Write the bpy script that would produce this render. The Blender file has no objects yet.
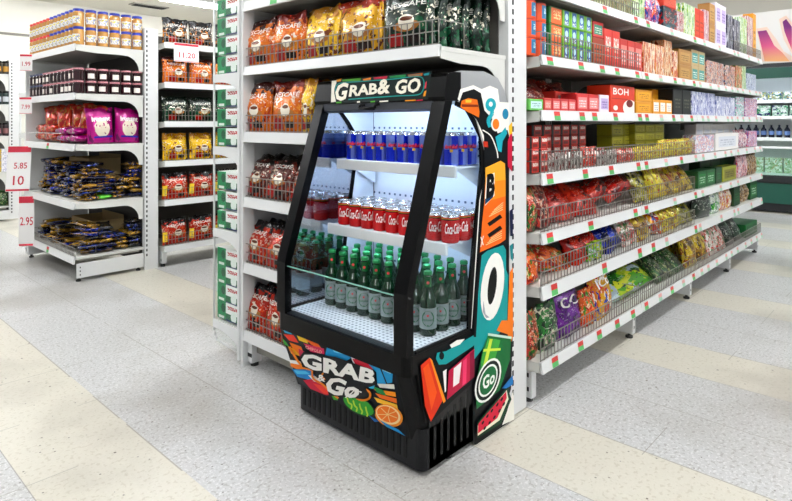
import bpy, math, random
from mathutils import Vector, Matrix
PI = math.pi
SC = bpy.context.scene
COL = SC.collection
# ------------------------------------------------------------------ camera model (level camera, shifted lens)
F, YAW, HOR, EYE = 587.6, 0.7515, 122.9, 1.30
CF = Vector((math.cos(YAW), math.sin(YAW), 0)); CR = Vector((math.sin(YAW), -math.cos(YAW), 0))
def ray(px, py):
    return CF + CR * ((px - 396) / F) + Vector((0, 0, -(py - HOR) / F))
def x_at(px, Y):
    d = ray(px, HOR); return Y * d.x / d.y
def y_at(px, X):
    d = ray(px, HOR); return X * d.y / d.x
def on_plane(px, py, p0, n):
    d = ray(px, py); o = Vector((0, 0, EYE))
    return o + d * ((p0 - o).dot(n) / d.dot(n))

# ------------------------------------------------------------------ materials
MATS = {}
class S:                                  # tiny node-maths wrapper
    def __init__(s, nt, sock): s.nt = nt; s.k = sock
    def _m(s, op, o, sw=False, o2=None):
        n = s.nt.nodes.new('ShaderNodeMath'); n.operation = op
        a, b = (o, s) if sw else (s, o)
        for i, q in enumerate((a, b, o2)):
            if q is None: continue
            if isinstance(q, S): s.nt.links.new(q.k, n.inputs[i])
            else: n.inputs[i].default_value = q
        return S(s.nt, n.outputs[0])
    def __add__(s, o): return s._m('ADD', o)
    def __sub__(s, o): return s._m('SUBTRACT', o)
    def __mul__(s, o): return s._m('MULTIPLY', o)
    def gt(s, o): return s._m('GREATER_THAN', o)
    def lt(s, o): return s._m('LESS_THAN', o)
    def mod(s, o): return s._m('FLOORED_MODULO', o)
    def absv(s): return s._m('ABSOLUTE', None)
    def mx(s, o): return s._m('MAXIMUM', o)
class Pat:
    def __init__(s, m, coord='Generated'):
        s.m = m; s.nt = m.node_tree
        tc = s.nt.nodes.new('ShaderNodeTexCoord'); s.vec = tc.outputs[coord]
        sp = s.nt.nodes.new('ShaderNodeSeparateXYZ'); s.nt.links.new(s.vec, sp.inputs[0])
        s.x, s.y, s.z = (S(s.nt, sp.outputs[i]) for i in range(3)); s.cur = None
    def rect(s, u0, u1, v0, v1, u=None, v=None):
        u = u or s.x; v = v or s.z
        return u.gt(u0) * u.lt(u1) * v.gt(v0) * v.lt(v1)
    def circ(s, cu, cv, r, asp=1.0):
        du = s.x - cu; dv = (s.z - cv) * asp
        return (du * du + dv * dv).lt(r * r)
    def noise(s, sc, th, detail=2, seed=0.0, dist=0.0, scale3=(1, 1, 1)):
        if getattr(s, 'vary', False):
            if not hasattr(s, 'vv'):
                oi = s.nt.nodes.new('ShaderNodeObjectInfo'); k = S(s.nt, oi.outputs['Random']) * 13.0
                va = s.nt.nodes.new('ShaderNodeVectorMath'); va.operation = 'ADD'; s.nt.links.new(s.vec, va.inputs[0]); s.nt.links.new(k.k, va.inputs[1]); s.vv = va.outputs[0]
            src = s.vv
        else: src = s.vec
        mp = s.nt.nodes.new('ShaderNodeMapping'); s.nt.links.new(src, mp.inputs[0])
        mp.inputs['Location'].default_value = (seed, seed * 1.7, seed * .3); mp.inputs['Scale'].default_value = scale3
        n = s.nt.nodes.new('ShaderNodeTexNoise'); s.nt.links.new(mp.outputs[0], n.inputs['Vector'])
        n.inputs['Scale'].default_value = sc; n.inputs['Detail'].default_value = detail; n.inputs['Distortion'].default_value = dist
        v = S(s.nt, n.outputs[0])
        return v if th is None else v.gt(th)
    def vor(s, sc, th, scale3=(1, 1, 1)):
        mp = s.nt.nodes.new('ShaderNodeMapping'); s.nt.links.new(s.vec, mp.inputs[0]); mp.inputs['Scale'].default_value = scale3
        n = s.nt.nodes.new('ShaderNodeTexVoronoi'); s.nt.links.new(mp.outputs[0], n.inputs['Vector']); n.inputs['Scale'].default_value = sc
        return S(s.nt, n.outputs[0]).lt(th)
    pw = 1.0
    def lay(s, col, mask):
        col = tuple(c ** s.pw for c in col)
        n = s.nt.nodes.new('ShaderNodeMix'); n.data_type = 'RGBA'
        if isinstance(mask, S): s.nt.links.new(mask.k, n.inputs[0])
        else: n.inputs[0].default_value = mask
        if isinstance(s.cur, tuple): n.inputs[6].default_value = (*s.cur, 1)
        else: s.nt.links.new(s.cur, n.inputs[6])
        n.inputs[7].default_value = (*col, 1); s.cur = n.outputs[2]
    def done(s, inp='Base Color'):
        if isinstance(s.cur, tuple): return
        s.nt.links.new(s.cur, s.m.node_tree.nodes['Principled BSDF'].inputs[inp])
def hexc(h):
    h = h.lstrip('#'); r = []
    for i in (0, 2, 4):
        c = int(h[i:i + 2], 16) / 255; r.append(c / 12.92 if c <= .04045 else ((c + .055) / 1.055) ** 2.4)
    return tuple(r)
def mat(name, col='#ffffff', rough=.5, metal=0.0, spec=.5, emit=None, es=1.0, coat=0.0):
    if name in MATS: return MATS[name]
    m = bpy.data.materials.new(name); m.use_nodes = True; b = m.node_tree.nodes['Principled BSDF']
    c = hexc(col) if isinstance(col, str) else col
    b.inputs['Base Color'].default_value = (*c, 1); b.inputs['Roughness'].default_value = rough
    b.inputs['Metallic'].default_value = metal; b.inputs['Specular IOR Level'].default_value = spec
    b.inputs['Coat Weight'].default_value = coat
    if emit:
        b.inputs['Emission Color'].default_value = (*hexc(emit), 1); b.inputs['Emission Strength'].default_value = es
    MATS[name] = m; return m
def pmat(name, base, layers, rough=.35, metal=0.0, coord='Generated', coat=0.0, spec=.5):
    """layers: function(p) that stacks colours with p.lay"""
    if name in MATS: return MATS[name]
    m = mat(name, base, rough, metal, spec, coat=coat); p = Pat(m, coord)
    if coord == 'Generated': p.pw = 1.35
    p.cur = tuple(c ** p.pw for c in hexc(base)); m.node_tree.nodes['Principled BSDF'].inputs[0].default_value = (*p.cur, 1); layers(p); p.done(); return m
def bump(m, scale, strength, coord='Object', detail=3, dist=.01):
    nt = m.node_tree; tc = nt.nodes.new('ShaderNodeTexCoord'); n = nt.nodes.new('ShaderNodeTexNoise')
    nt.links.new(tc.outputs[coord], n.inputs['Vector']); n.inputs['Scale'].default_value = scale; n.inputs['Detail'].default_value = detail
    b = nt.nodes.new('ShaderNodeBump'); b.inputs['Strength'].default_value = strength; b.inputs['Distance'].default_value = dist
    nt.links.new(n.outputs[0], b.inputs['Height']); nt.links.new(b.outputs[0], nt.nodes['Principled BSDF'].inputs['Normal'])
def glass(name, tint, refl=1.0):
    if name in MATS: return MATS[name]
    m = bpy.data.materials.new(name); m.use_nodes = True; nt = m.node_tree; nt.nodes.remove(nt.nodes['Principled BSDF'])
    tr = nt.nodes.new('ShaderNodeBsdfTransparent'); tr.inputs[0].default_value = (*tint, 1)
    gl = nt.nodes.new('ShaderNodeBsdfGlossy'); gl.inputs['Roughness'].default_value = .02
    fr = nt.nodes.new('ShaderNodeLayerWeight'); fr.inputs[0].default_value = .5
    pw = nt.nodes.new('ShaderNodeMath'); pw.operation = 'POWER'; pw.inputs[1].default_value = 3.5; nt.links.new(fr.outputs['Facing'], pw.inputs[0])
    k = nt.nodes.new('ShaderNodeMath'); k.operation = 'MULTIPLY_ADD'; k.inputs[1].default_value = .45 * refl; k.inputs[2].default_value = .03 * refl; nt.links.new(pw.outputs[0], k.inputs[0])
    mx = nt.nodes.new('ShaderNodeMixShader'); nt.links.new(k.outputs[0], mx.inputs[0]); nt.links.new(tr.outputs[0], mx.inputs[1]); nt.links.new(gl.outputs[0], mx.inputs[2])
    nt.links.new(mx.outputs[0], nt.nodes['Material Output'].inputs[0]); MATS[name] = m; return m

WHITE = mat('white_enamel', '#dedfdf', .35)
WHITE_D = mat('white_enamel_dull', '#d2d2cd', .5)
GREYM = mat('grey_enamel', '#8d8a80', .5)
WIRE = mat('chrome_wire', '#85807a', .35, .5)
BLACK = mat('black_plastic', '#030304', .3, spec=.12)
BLACKM = mat('black_matte', '#050607', .5, spec=.15)
FOOT = mat('rubber_foot', '#2a2a2a', .7)
SLOT = mat('slot_dark', '#1d1d1f', .8)
RED = mat('print_red', '#cc2f2a', .5)
GREEN = mat('print_green', '#4fae5c', .5)
RED2 = mat('print_red_faded', '#e3a39c', .5); GREEN2 = mat('print_green_faded', '#9fcdb0', .5)
PAPER = mat('paper_white', '#f2f0ee', .6)
CARDR = mat('card_red', '#c6203a', .6)
BANDM = None

# ------------------------------------------------------------------ mesh builder
class MB:
    def __init__(s): s.v = []; s.f = []; s.mi = []; s.mats = []; s.sm = []
    def mid(s, m):
        if m not in s.mats: s.mats.append(m)
        return s.mats.index(m)
    def add(s, vs, fs, m, smooth=False):
        o = len(s.v); k = s.mid(m); s.v += [tuple(p) for p in vs]
        for f in fs: s.f.append(tuple(i + o for i in f)); s.mi.append(k); s.sm.append(smooth)
    def box(s, x0, x1, y0, y1, z0, z1, m, bev=0.0):
        if bev <= 0:
            vs = [(x0, y0, z0), (x1, y0, z0), (x1, y1, z0), (x0, y1, z0), (x0, y0, z1), (x1, y0, z1), (x1, y1, z1), (x0, y1, z1)]
            s.add(vs, [(0, 3, 2, 1), (4, 5, 6, 7), (0, 1, 5, 4), (1, 2, 6, 5), (2, 3, 7, 6), (3, 0, 4, 7)], m); return
        b = bev; vs = []; ring = lambda z, i: [(x0 + i + b - b * (1 if i == 0 else 1), 0, 0)]
        def rr(z, ins):
            a = b
            return [(x0 + ins, y0 + a, z), (x0 + a, y0 + ins, z), (x1 - a, y0 + ins, z), (x1 - ins, y0 + a, z), (x1 - ins, y1 - a, z), (x1 - a, y1 - ins, z), (x0 + a, y1 - ins, z), (x0 + ins, y1 - a, z)]
        vs = rr(z0, b * .8) + rr(z0 + b, 0) + rr(z1 - b, 0) + rr(z1, b * .8)
        fs = [tuple(range(7, -1, -1)), tuple(range(24, 32))]
        for k in range(3):
            for i in range(8): j = (i + 1) % 8; fs.append((k * 8 + i, k * 8 + j, k * 8 + 8 + j, k * 8 + 8 + i))
        s.add(vs, fs, m)
    def prism(s, pts, a0, a1, axis, m):
        """pts 2-D polygon; axis 'x' -> pts are (y,z), 'y' -> (x,z), 'z' -> (x,y)"""
        n = len(pts)
        def P(p, a): return {'x': (a, p[0], p[1]), 'y': (p[0], a, p[1]), 'z': (p[0], p[1], a)}[axis]
        vs = [P(p, a0) for p in pts] + [P(p, a1) for p in pts]
        fs = [tuple(range(n)), tuple(range(2 * n - 1, n - 1, -1))] + [(i, i + n, (i + 1) % n + n, (i + 1) % n) for i in range(n)]
        s.add(vs, fs, m)
    def rod(s, a, b, r, m, n=4):
        a = Vector(a); b = Vector(b); d = (b - a).normalized(); u = d.cross(Vector((0, 0, 1)) if abs(d.z) < .9 else Vector((1, 0, 0))).normalized(); w = d.cross(u)
        vs = []
        for p in (a, b):
            for i in range(n): t = 2 * PI * (i + .5) / n; vs.append(p + u * (r * math.cos(t)) + w * (r * math.sin(t)))
        s.add(vs, [(i, (i + 1) % n, (i + 1) % n + n, i + n) for i in range(n)] + [tuple(range(n - 1, -1, -1)), tuple(range(n, 2 * n))], m, n > 4)
    def tube(s, pts, r, m, n=6):
        for i in range(len(pts) - 1): s.rod(pts[i], pts[i + 1], r, m, n)
    def lathe(s, prof, n, m, cx=0, cy=0, mfun=None, smooth=True):
        """prof: list of (r,z)"""
        k = len(prof)
        for j in range(k - 1):
            r0, z0 = prof[j]; r1, z1 = prof[j + 1]; mm = mfun(j) if mfun else m
            vs = [(cx + r0 * math.cos(2 * PI * i / n), cy + r0 * math.sin(2 * PI * i / n), z0) for i in range(n)] + [(cx + r1 * math.cos(2 * PI * i / n), cy + r1 * math.sin(2 * PI * i / n), z1) for i in range(n)]
            s.add(vs, [(i, (i + 1) % n, (i + 1) % n + n, i + n) for i in range(n)], mm, smooth)
        r, z = prof[-1]
        if r > 1e-5: s.add([(cx + r * math.cos(2 * PI * i / n), cy + r * math.sin(2 * PI * i / n), z) for i in range(n)], [tuple(range(n))], mfun(k - 2) if mfun else m)
        r, z = prof[0]
        if r > 1e-5: s.add([(cx + r * math.cos(2 * PI * i / n), cy + r * math.sin(2 * PI * i / n), z) for i in range(n)], [tuple(range(n - 1, -1, -1))], mfun(0) if mfun else m)
    def mesh(s, name):
        me = bpy.data.meshes.new(name); me.from_pydata(s.v, [], s.f)
        for m in s.mats: me.materials.append(m)
        me.polygons.foreach_set('material_index', s.mi); me.polygons.foreach_set('use_smooth', s.sm); me.update(); return me
    def obj(s, name, parent=None, **kw): return put(name, s.mesh(name), parent, **kw)
def put(name, me, parent=None, loc=None, rot=None, label=None, cat=None, group=None, kind=None):
    o = bpy.data.objects.new(name, me); COL.objects.link(o)
    if parent is not None: o.parent = parent
    if loc is not None: o.location = loc
    if rot is not None: o.rotation_euler = rot
    if label: o['label'] = label
    if cat: o['category'] = cat
    if group: o['group'] = group
    if kind: o['kind'] = kind
    return o
def root(name, label, cat, loc, rz=0.0, group=None):
    return put(name, None, None, loc, (0, 0, rz), label, cat, group)
def clone(src, loc, rot, label, group=None, scale=None):
    o = src.copy(); COL.objects.link(o); o.location = loc; o.rotation_euler = rot; o['label'] = label
    if group: o['group'] = group
    if scale: o.scale = scale
    for ch in src.children:
        c = ch.copy(); COL.objects.link(c); c.parent = o
    return o
ORD = 'first second third fourth fifth sixth seventh eighth ninth tenth eleventh twelfth thirteenth fourteenth fifteenth sixteenth seventeenth eighteenth nineteenth twentieth'.split()
ORD += ['twenty-' + w for w in ORD[:9]] + ['thirtieth'] + ['thirty-' + w for w in ORD[:9]]

# ------------------------------------------------------------------ text as 2-D mesh
_tc = {}
def text2d(t, off=0.0, shear=0.0):
    key = (t, off, shear)
    if key in _tc: return _tc[key]
    cu = bpy.data.curves.new('t', 'FONT'); cu.body = t; cu.offset = off; cu.shear = shear; cu.resolution_u = 2
    ob = bpy.data.objects.new('t', cu); COL.objects.link(ob); dg = bpy.context.evaluated_depsgraph_get(); dg.update()
    me = bpy.data.meshes.new_from_object(ob.evaluated_get(dg))
    vs = [(v.co.x, v.co.y) for v in me.vertices]; fs = [tuple(p.vertices) for p in me.polygons]
    bpy.data.objects.remove(ob); bpy.data.curves.remove(cu); bpy.data.meshes.remove(me)
    _tc[key] = (vs, fs); return vs, fs
def text_bb(t, shear=0.0):
    vs, _ = text2d(t, 0.0, shear); xs = [v[0] for v in vs]; ys = [v[1] for v in vs]
    return min(xs), max(xs), min(ys), max(ys)
def text_on(mb, t, fn, m, off=0.0, shear=0.0):
    """fn(u,v) u,v in 0..1 over the text's own box -> 3-D point"""
    x0, x1, y0, y1 = text_bb(t, shear); vs, fs = text2d(t, off, shear)
    mb.add([fn((x - x0) / (x1 - x0), (y - y0) / (y1 - y0)) for x, y in vs], fs, m)
def flat_text(mb, t, x0, x1, z0, z1, y, m, off=0.0, shear=0.0):
    text_on(mb, t, lambda u, v: (x0 + (x1 - x0) * u, y, z0 + (z1 - z0) * v), m, off, shear)

# ------------------------------------------------------------------ product meshes (front = local -Y, base at z=0)
def pouch_mesh(name, w, h, t, m, text=None, tmat=None, trect=None, seed=0, nu=10, nv=12, foot=.55, tapt=1.0, extra=None):
    """sealed foil bag: gusseted foot, crimped top, creased sides"""
    rnd = random.Random(seed); ph = [rnd.uniform(0, 6.28) for _ in range(8)]; fr = [rnd.uniform(1.2, 3.2) for _ in range(4)]
    def half(u, v):                       # u,v 0..1
        e = max(0.0, 1 - abs(2 * u - 1) ** 2.6) ** .6
        prof = (foot + (1 - foot) * math.sin(min(1, v / .45) * PI / 2)) if v < .45 else max(0.0, math.cos((v - .45) / .5 * PI / 2)) ** (.75 * tapt) if v < .95 else 0.0
        if v >= .93: prof *= 0.0
        c = .09 * math.sin(u * 6.3 * fr[0] + v * 9 + ph[0]) * math.sin(v * 7 * fr[1] + ph[1]) + .05 * math.sin(u * 14 + ph[2] + v * 11 * fr[2])
        return t / 2 * max(0.02, e * prof * (1 + c * 1.4)) + .0012
    def shape(u, v):
        sq = 1 - .06 * math.sin(v * PI) * (1) + .01 * math.sin(v * 17 + ph[3])
        x = (u - .5) * w * sq; z = v * h - (.02 * h * math.sin(u * PI * 2 * fr[3] + ph[4]) if v > .95 else 0)
        return x, z
    mb = MB(); V = []; Fc = []
    us = [i / nu for i in range(nu + 1)]; vsn = [j / nv for j in range(nv + 1)]
    for side in (-1, 1):
        for v in vsn:
            for u in us:
                x, z = shape(u, v); lean = .012 * math.sin(u * 9 + ph[5]) if v > .9 else 0
                V.append((x, side * half(u, v) + lean, z))
    W = nu + 1; N = W * (nv + 1)
    for j in range(nv):
        for i in range(nu):
            a = j * W + i; Fc.append((a, a + 1, a + 1 + W, a + W)); b = a + N; Fc.append((b, b + W, b + 1 + W, b + 1))
    for j in range(nv):
        a = j * W; Fc.append((a, a + W, a + W + N, a + N)); a = j * W + nu; Fc.append((a, a + N, a + W + N, a + W))
    for i in range(nu):
        a = i; Fc.append((a, a + N, a + N + 1, a + 1)); a = nv * W + i; Fc.append((a, a + 1, a + 1 + N, a + N))
    mb.add(V, Fc, m, True)
    def surf(u, v, off=.003):
        x, z = shape(u, v); return (x, -half(u, v) - off, z)
    if text:
        u0, u1, v0, v1 = trect
        text_on(mb, text, lambda a, b: surf(u0 + (u1 - u0) * a, v0 + (v1 - v0) * b), tmat, .012)
    if extra: extra(mb, surf)
    return mb.mesh(name)
def box_mesh(name, w, h, d, m, texts=(), bev=.003, extra=None):
    mb = MB(); mb.box(-w / 2, w / 2, -d / 2, d / 2, 0, h, m, bev)
    for t, u0, u1, v0, v1, tm in texts: flat_text(mb, t, -w / 2 + u0 * w, -w / 2 + u1 * w, v0 * h, v1 * h, -d / 2 - .0012, tm, .012)
    if extra: extra(mb)
    return mb.mesh(name)

def coffee(name, base, top, accent, cup='#e9c79a', v=0):
    def L(p):
        p.vary = True
        p.lay(hexc(accent), p.noise(5, .58, seed=v + 1) * p.z.lt(.5))
        p.lay(hexc(accent), p.noise(9, .62, seed=v + 8)); p.lay(hexc('#efe4cf'), p.noise(14, .71, 1, seed=v + 4) * .5); p.lay(hexc('#2a1a14'), p.noise(7, .66, 2, seed=v + 6) * p.z.lt(.35))
        p.lay(hexc('#f2eadb'), p.noise(7, .6, 3, seed=v, dist=1.5, scale3=(1, 1, 1.6)) * p.z.gt(.42) * p.z.lt(.72))
        p.lay(hexc('#c08a4c'), p.circ(.57, .36, .23, 2.6)); p.lay(hexc('#f5efe0'), p.circ(.57, .42, .14, 1.15)); p.lay(hexc('#7a431e'), p.circ(.57, .475, .11, 3.2))
        p.lay(hexc('#b7201c'), p.rect(.22, .5, .06, .26)); p.lay(hexc('#3a2016'), p.rect(.55, .8, .08, .2))
        p.lay(hexc(top), p.z.gt(.86)); p.lay(hexc(top), p.noise(6, .5, seed=v + 3) * p.z.gt(.74))
        p.lay(hexc('#d9d9dc'), p.noise(16, .66, 2, seed=v + 5) * p.z.gt(.84))
    return pmat(name, base, L, .26, .25)
def busy(name, base, cols, sc=4.2, th=.55, rough=.3, metal=.15, s3=(1, 1, 1)):
    def L(p):
        p.vary = True
        p.lay(hexc(cols[0] if cols else base), p.noise(2.2, .5, 1, dist=.4) * .55)
        for i, c in enumerate(cols): p.lay(hexc(c), p.noise(sc * (1 + .35 * i), th + .02 * i, 3, seed=i * 3.1 + len(name), dist=.5, scale3=s3))
        p.lay(hexc('#f2eee6'), p.noise(13, .63, 1, seed=9, scale3=(1, 1, 2.2)) * p.rect(.15, .85, .3, .8) * (.25 if rough < .27 else .6))
        p.lay(hexc('#14110f'), p.noise(13, .66, 1, seed=19, scale3=(1.4, 1, 1)) * .6)
    return pmat(name, base, L, rough, metal)
def carton(name, base, panel, ink, stripes=True, extra=None):
    def L(p):
        p.lay(hexc(panel), p.rect(.12, .88, .18, .8))
        if stripes: p.lay(hexc(ink), p.rect(.2, .8, .28, .7) * p.z.mod(.14).lt(.06) * p.noise(14, .45))
        if extra: extra(p)
    return pmat(name, base, L, .5, 0)

# ================================================================== SETTING
def floor_material():
    m = mat('terrazzo_floor', '#c9c9c6', .3); p = Pat(m, 'Object'); p.cur = hexc('#c6c6c6')
    P1, W1 = 1.31, .43
    p.lay(hexc('#9b9995'), p.noise(60, .58, 3) * .6)
    p.lay(hexc('#e8e8e8'), p.noise(90, .58, 2, seed=4) * .55)
    cream = (p.x - .632).mod(P1).lt(W1)
    p.lay(hexc('#d8d3c4'), cream * .86)
    p.lay(hexc('#b4ab97'), p.noise(60, .60, 2, seed=9) * cream * .4)
    # dirt drifting over the grey tiles
    d = p.noise(1.1, None, 4, seed=2.2); n = p.nt.nodes.new('ShaderNodeMapRange'); p.nt.links.new(d.k, n.inputs[0]); n.inputs[1].default_value = .48; n.inputs[2].default_value = .78
    p.lay(hexc('#8f8a80'), S(p.nt, n.outputs[0]) * .85)
    # joints
    jx = (p.x - .632 + .003).mod(P1); j1 = jx.lt(.004).mx((jx - W1).absv().lt(.003)).mx((jx - .87).absv().lt(.0025))
    jy = (p.y - .866).mod(.511).lt(.0035)
    p.lay(hexc('#8f8b82'), j1 * p.noise(3, .40, 3, seed=5) * .7)
    p.lay(hexc('#8f8b82'), jy * p.noise(2.5, .52, 3, seed=7) * .75)
    p.lay(hexc('#6f675c'), p.vor(7, .04)); p.lay(hexc('#55504a'), p.vor(19, .075) * .75)
    p.done(); b = m.node_tree.nodes['Principled BSDF']; b.inputs['Roughness'].default_value = .3; b.inputs['Specular IOR Level'].default_value = .35
    return m
mb = MB(); mb.box(-3, 13, -4.5, 12.4, -.1, 0, floor_material()); mb.obj('floor', kind='structure')
CEIL = mat('ceiling_white', '#e6e4de', .8); WALLM = mat('wall_paint', '#dad7cd', .8)
def ceil_mat():
    m = mat('ceiling_tiles', '#d9d6cc', .85); p = Pat(m, 'Object'); p.cur = hexc('#d9d6cc')
    p.lay(hexc('#c9c7c0'), p.x.mod(.6).lt(.008).mx(p.y.mod(1.2).lt(.008)) * .8); p.done(); return m
mb = MB(); mb.box(-3, 13, -4.5, 12.4, 3.55, 3.65, ceil_mat()); mb.obj('ceiling', kind='structure')
mb = MB(); mb.box(-3, 13, 12.2, 12.4, 0, 3.55, WALLM); mb.obj('wall_far', kind='structure')
mb = MB(); mb.box(11.0, 11.2, -4.5, 12.19, 0, 3.55, WALLM); mb.obj('wall_right', kind='structure')
mb = MB(); mb.box(-3, 10.98, 12.17, 12.2, 2.87, 2.91, mat('beam_edge', '#77736a', .7)); mb.obj('trim_far', kind='structure')
# ceiling lights
TUBE = mat('tube_light', '#ffffff', .5, emit='#fbfdff', es=62.0)
frows = [(-2.9, 'nearest row'), (0.0, 'row over the right aisle'), (3.6, 'row over the middle aisle'), (7.0, 'row over the left aisle'), (10.0, 'farthest row')]
first = None
for ri, (Y, rn) in enumerate(frows):
    for ci, X in enumerate((-1.4, .9, 3.1, 5.3, 7.6)):
        lb = 'white twin-tube ceiling light, %s light of the %s' % (ORD[ci], rn)
        if first is None:
            first = root('ceiling_light', lb, 'ceiling light', (X, Y, 3.545), group='ceiling tube lights')
            mb = MB(); mb.box(-.62, .62, -.17, .17, -.05, 0, WHITE); mb.obj('housing', first)
            for sy in (-.08, .08):
                mb = MB(); mb.rod((-.58, sy, -.07), (.58, sy, -.07), .022, TUBE, 8); mb.obj('tube', first)
        else: clone(first, (X, Y, 3.545), (0, 0, 0), lb)
v = root('ceiling_vent', 'dark slotted air vent in the ceiling above the left rack', 'ceiling vent', (5.0, 11.15, 3.549))
mb = MB(); mb.box(-.34, .34, -.12, .12, -.02, 0, GREYM); mb.obj('vent_frame', v)
mb = MB(); [mb.box(-.3, .3, -.1 + k * .045, -.08 + k * .045, -.028, -.0205, SLOT) for k in range(5)]; mb.obj('slat', v)

# ================================================================== SHELVING
TAGR = [RED, GREEN]
def shelf_part(par, x0, x1, zt, depth, fas=.052, wire=0.0, brackets=(), tags=0, seed=0, y0=0.0, wseg=None, rail_big=True, brk=.17):
    rnd = random.Random(seed)
    mb = MB(); mb.box(x0, x1, y0 + .012, y0 + depth, zt - .022, zt - .004, WHITE_D)
    mb.box(x0 + .02, x1 - .02, y0 + .05, y0 + depth - .03, zt - .04, zt - .0225, GREYM)
    sh = mb.obj('shelf', par)
    mb = MB(); mb.prism([(y0, zt - fas), (y0 + .012, zt - fas), (y0 + .022, zt), (y0 + .008, zt + .002)], x0, x1, 'x', WHITE)
    n = tags
    for i in range(n):
        cx = x0 + .05 + (x1 - x0 - .15) * (i + rnd.uniform(-.25, .25)) / max(1, n - 1) if n > 1 else (x0 + x1) / 2
        cx = min(max(cx, x0 + .04), x1 - .06); w = .058; zc = zt - fas
        for (a, b, mt) in ((.5, .93, RED2 if seed >= 10 and (seed < 20 and i % 2 or seed >= 20) else RED), (.06, .5, GREEN2 if seed >= 10 and (seed < 20 and i % 2 or seed >= 20) else GREEN)):
            ya = y0 + .008 * a - .0015; yb = y0 + .008 * b - .0015
            mb.add([(cx, ya, zc + fas * a), (cx + w, ya, zc + fas * a), (cx + w, yb, zc + fas * b), (cx, yb, zc + fas * b)], [(0, 1, 2, 3)], mt)
    mb.obj('price_rail', sh)
    for bx in brackets:
        pts = [(y0 + .02, zt - .006), (y0 + .02, zt - .05), (y0 + .3 * depth, zt - .062)]
        for k in range(7):
            a = PI / 2 * k / 6; pts.append((y0 + depth - .17 + .13 * math.sin(a), zt - .062 - (brk - .06) * (1 - math.cos(a))))
        pts += [(y0 + depth - .005, zt - brk - .005), (y0 + depth - .005, zt - .006)]
        mb = MB(); mb.prism(pts, bx - .002, bx + .002, 'x', WHITE_D); mb.obj('bracket', sh)
    if wire > 0:
        mb = MB(); a, b = (wseg or (x0 + .01, x1 - .01)); yy = y0 + .018; n = max(2, int((b - a) / .032))
        for z in (zt + .006, zt + wire * .55, zt + wire): mb.rod((a, yy, z), (b, yy, z), .0028, WIRE)
        for i in range(n + 1): x = a + (b - a) * i / n; mb.rod((x, yy, zt), (x, yy, zt + wire), .0023, WIRE)
        for x in (a, b):
            mb.rod((x, yy, zt + wire), (x, yy + .16, zt + wire), .0022, WIRE); mb.rod((x, yy + .16, zt), (x, yy + .16, zt + wire), .0022, WIRE)
        mb.obj('wire_guard', sh)
    return sh
def post_part(par, x0, x1, y0, y1, h, slots='y', side=-1):
    """upright with a row of slots on its -x or -y / +x face"""
    mb = MB(); mb.box(x0, x1, y0, y1, 0, h, WHITE)
    z = .1
    while z < h - .05:
        if slots == 'y': mb.box(x0 + .012, x0 + .022, y0 - .0012, y0, z, z + .022, SLOT)
        elif slots == 'x': mb.box(x1, x1 + .0012, y0 + .012, y0 + .022, z, z + .022, SLOT)
        z += .043
    mb.obj('post', par)

# ---- end display of the middle gondola (faces -X): local x runs towards -Y, local y runs towards +X
G1 = root('end_display_rack', 'white end-of-aisle rack of coffee pouches behind the drinks cooler', 'shelving', (1.73, 2.743, 0), -PI / 2)
W_E = 2.743 - 1.40
D_E = .47
ZB, ZC, ZD, ZE, ZF, ZA = 1.597, 1.25, .905, .555, .194, 1.945
WS = 2.743 - 2.175     # short shelves beside the cooler
shelf_part(G1, 0, W_E, ZA, D_E, brackets=(.004, W_E - .004), tags=2, brk=.2)
shelf_part(G1, 0, W_E, ZB, D_E, wire=.1, fas=.044, brackets=(.004, W_E - .004), brk=.2)
shelf_part(G1, 0, WS, ZC, D_E, wire=.09, brackets=(.004,))
shelf_part(G1, 0, WS, ZD, D_E, wire=.105, brackets=(.004,))
shelf_part(G1, 0, WS, ZE, D_E, wire=.10, brackets=(.004,))
shelf_part(G1, 0, WS, ZF, D_E, wire=.1, brackets=(.004,))
post_part(G1, -.012, .012, .0, .07, 2.45, 'n')
# upright between the end display and the aisle shelves; its slotted face looks to -Y, i.e. local +x
mb = MB(); mb.box(W_E - .04, W_E + .01, D_E + .005, D_E + .155, 0.01, 2.6, WHITE); z = .1
while z < 2.55: mb.box(W_E + .01, W_E + .0112, D_E + .035, D_E + .047, z, z + .024, SLOT); z += .043
mb.obj('post', G1)
mb = MB(); mb.box(-.01, W_E - .045, D_E + .005, D_E + .03, .05, 2.6, mat('rack_back', '#4c4945', .6)); mb.obj('back_panel', G1)
for lx in (.03, WS - .03):
    mb = MB(); mb.box(lx - .02, lx + .02, .03, .09, .02, .17, WHITE); mb.box(lx - .021, lx - .02, .045, .055, .05, .075, SLOT); mb.box(lx - .02, lx + .02, .029, .03, .05, .07, SLOT); lg = mb.obj('leg', G1)
    mb = MB(); mb.lathe([(.022, 0), (.022, .012), (.008, .016), (.008, .03)], 10, FOOT, lx, .06); mb.obj('foot', lg)
mb = MB(); mb.box(.05, WS - .05, .06, .08, .07, .135, GREYM); mb.obj('crossbar', G1)

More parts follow.
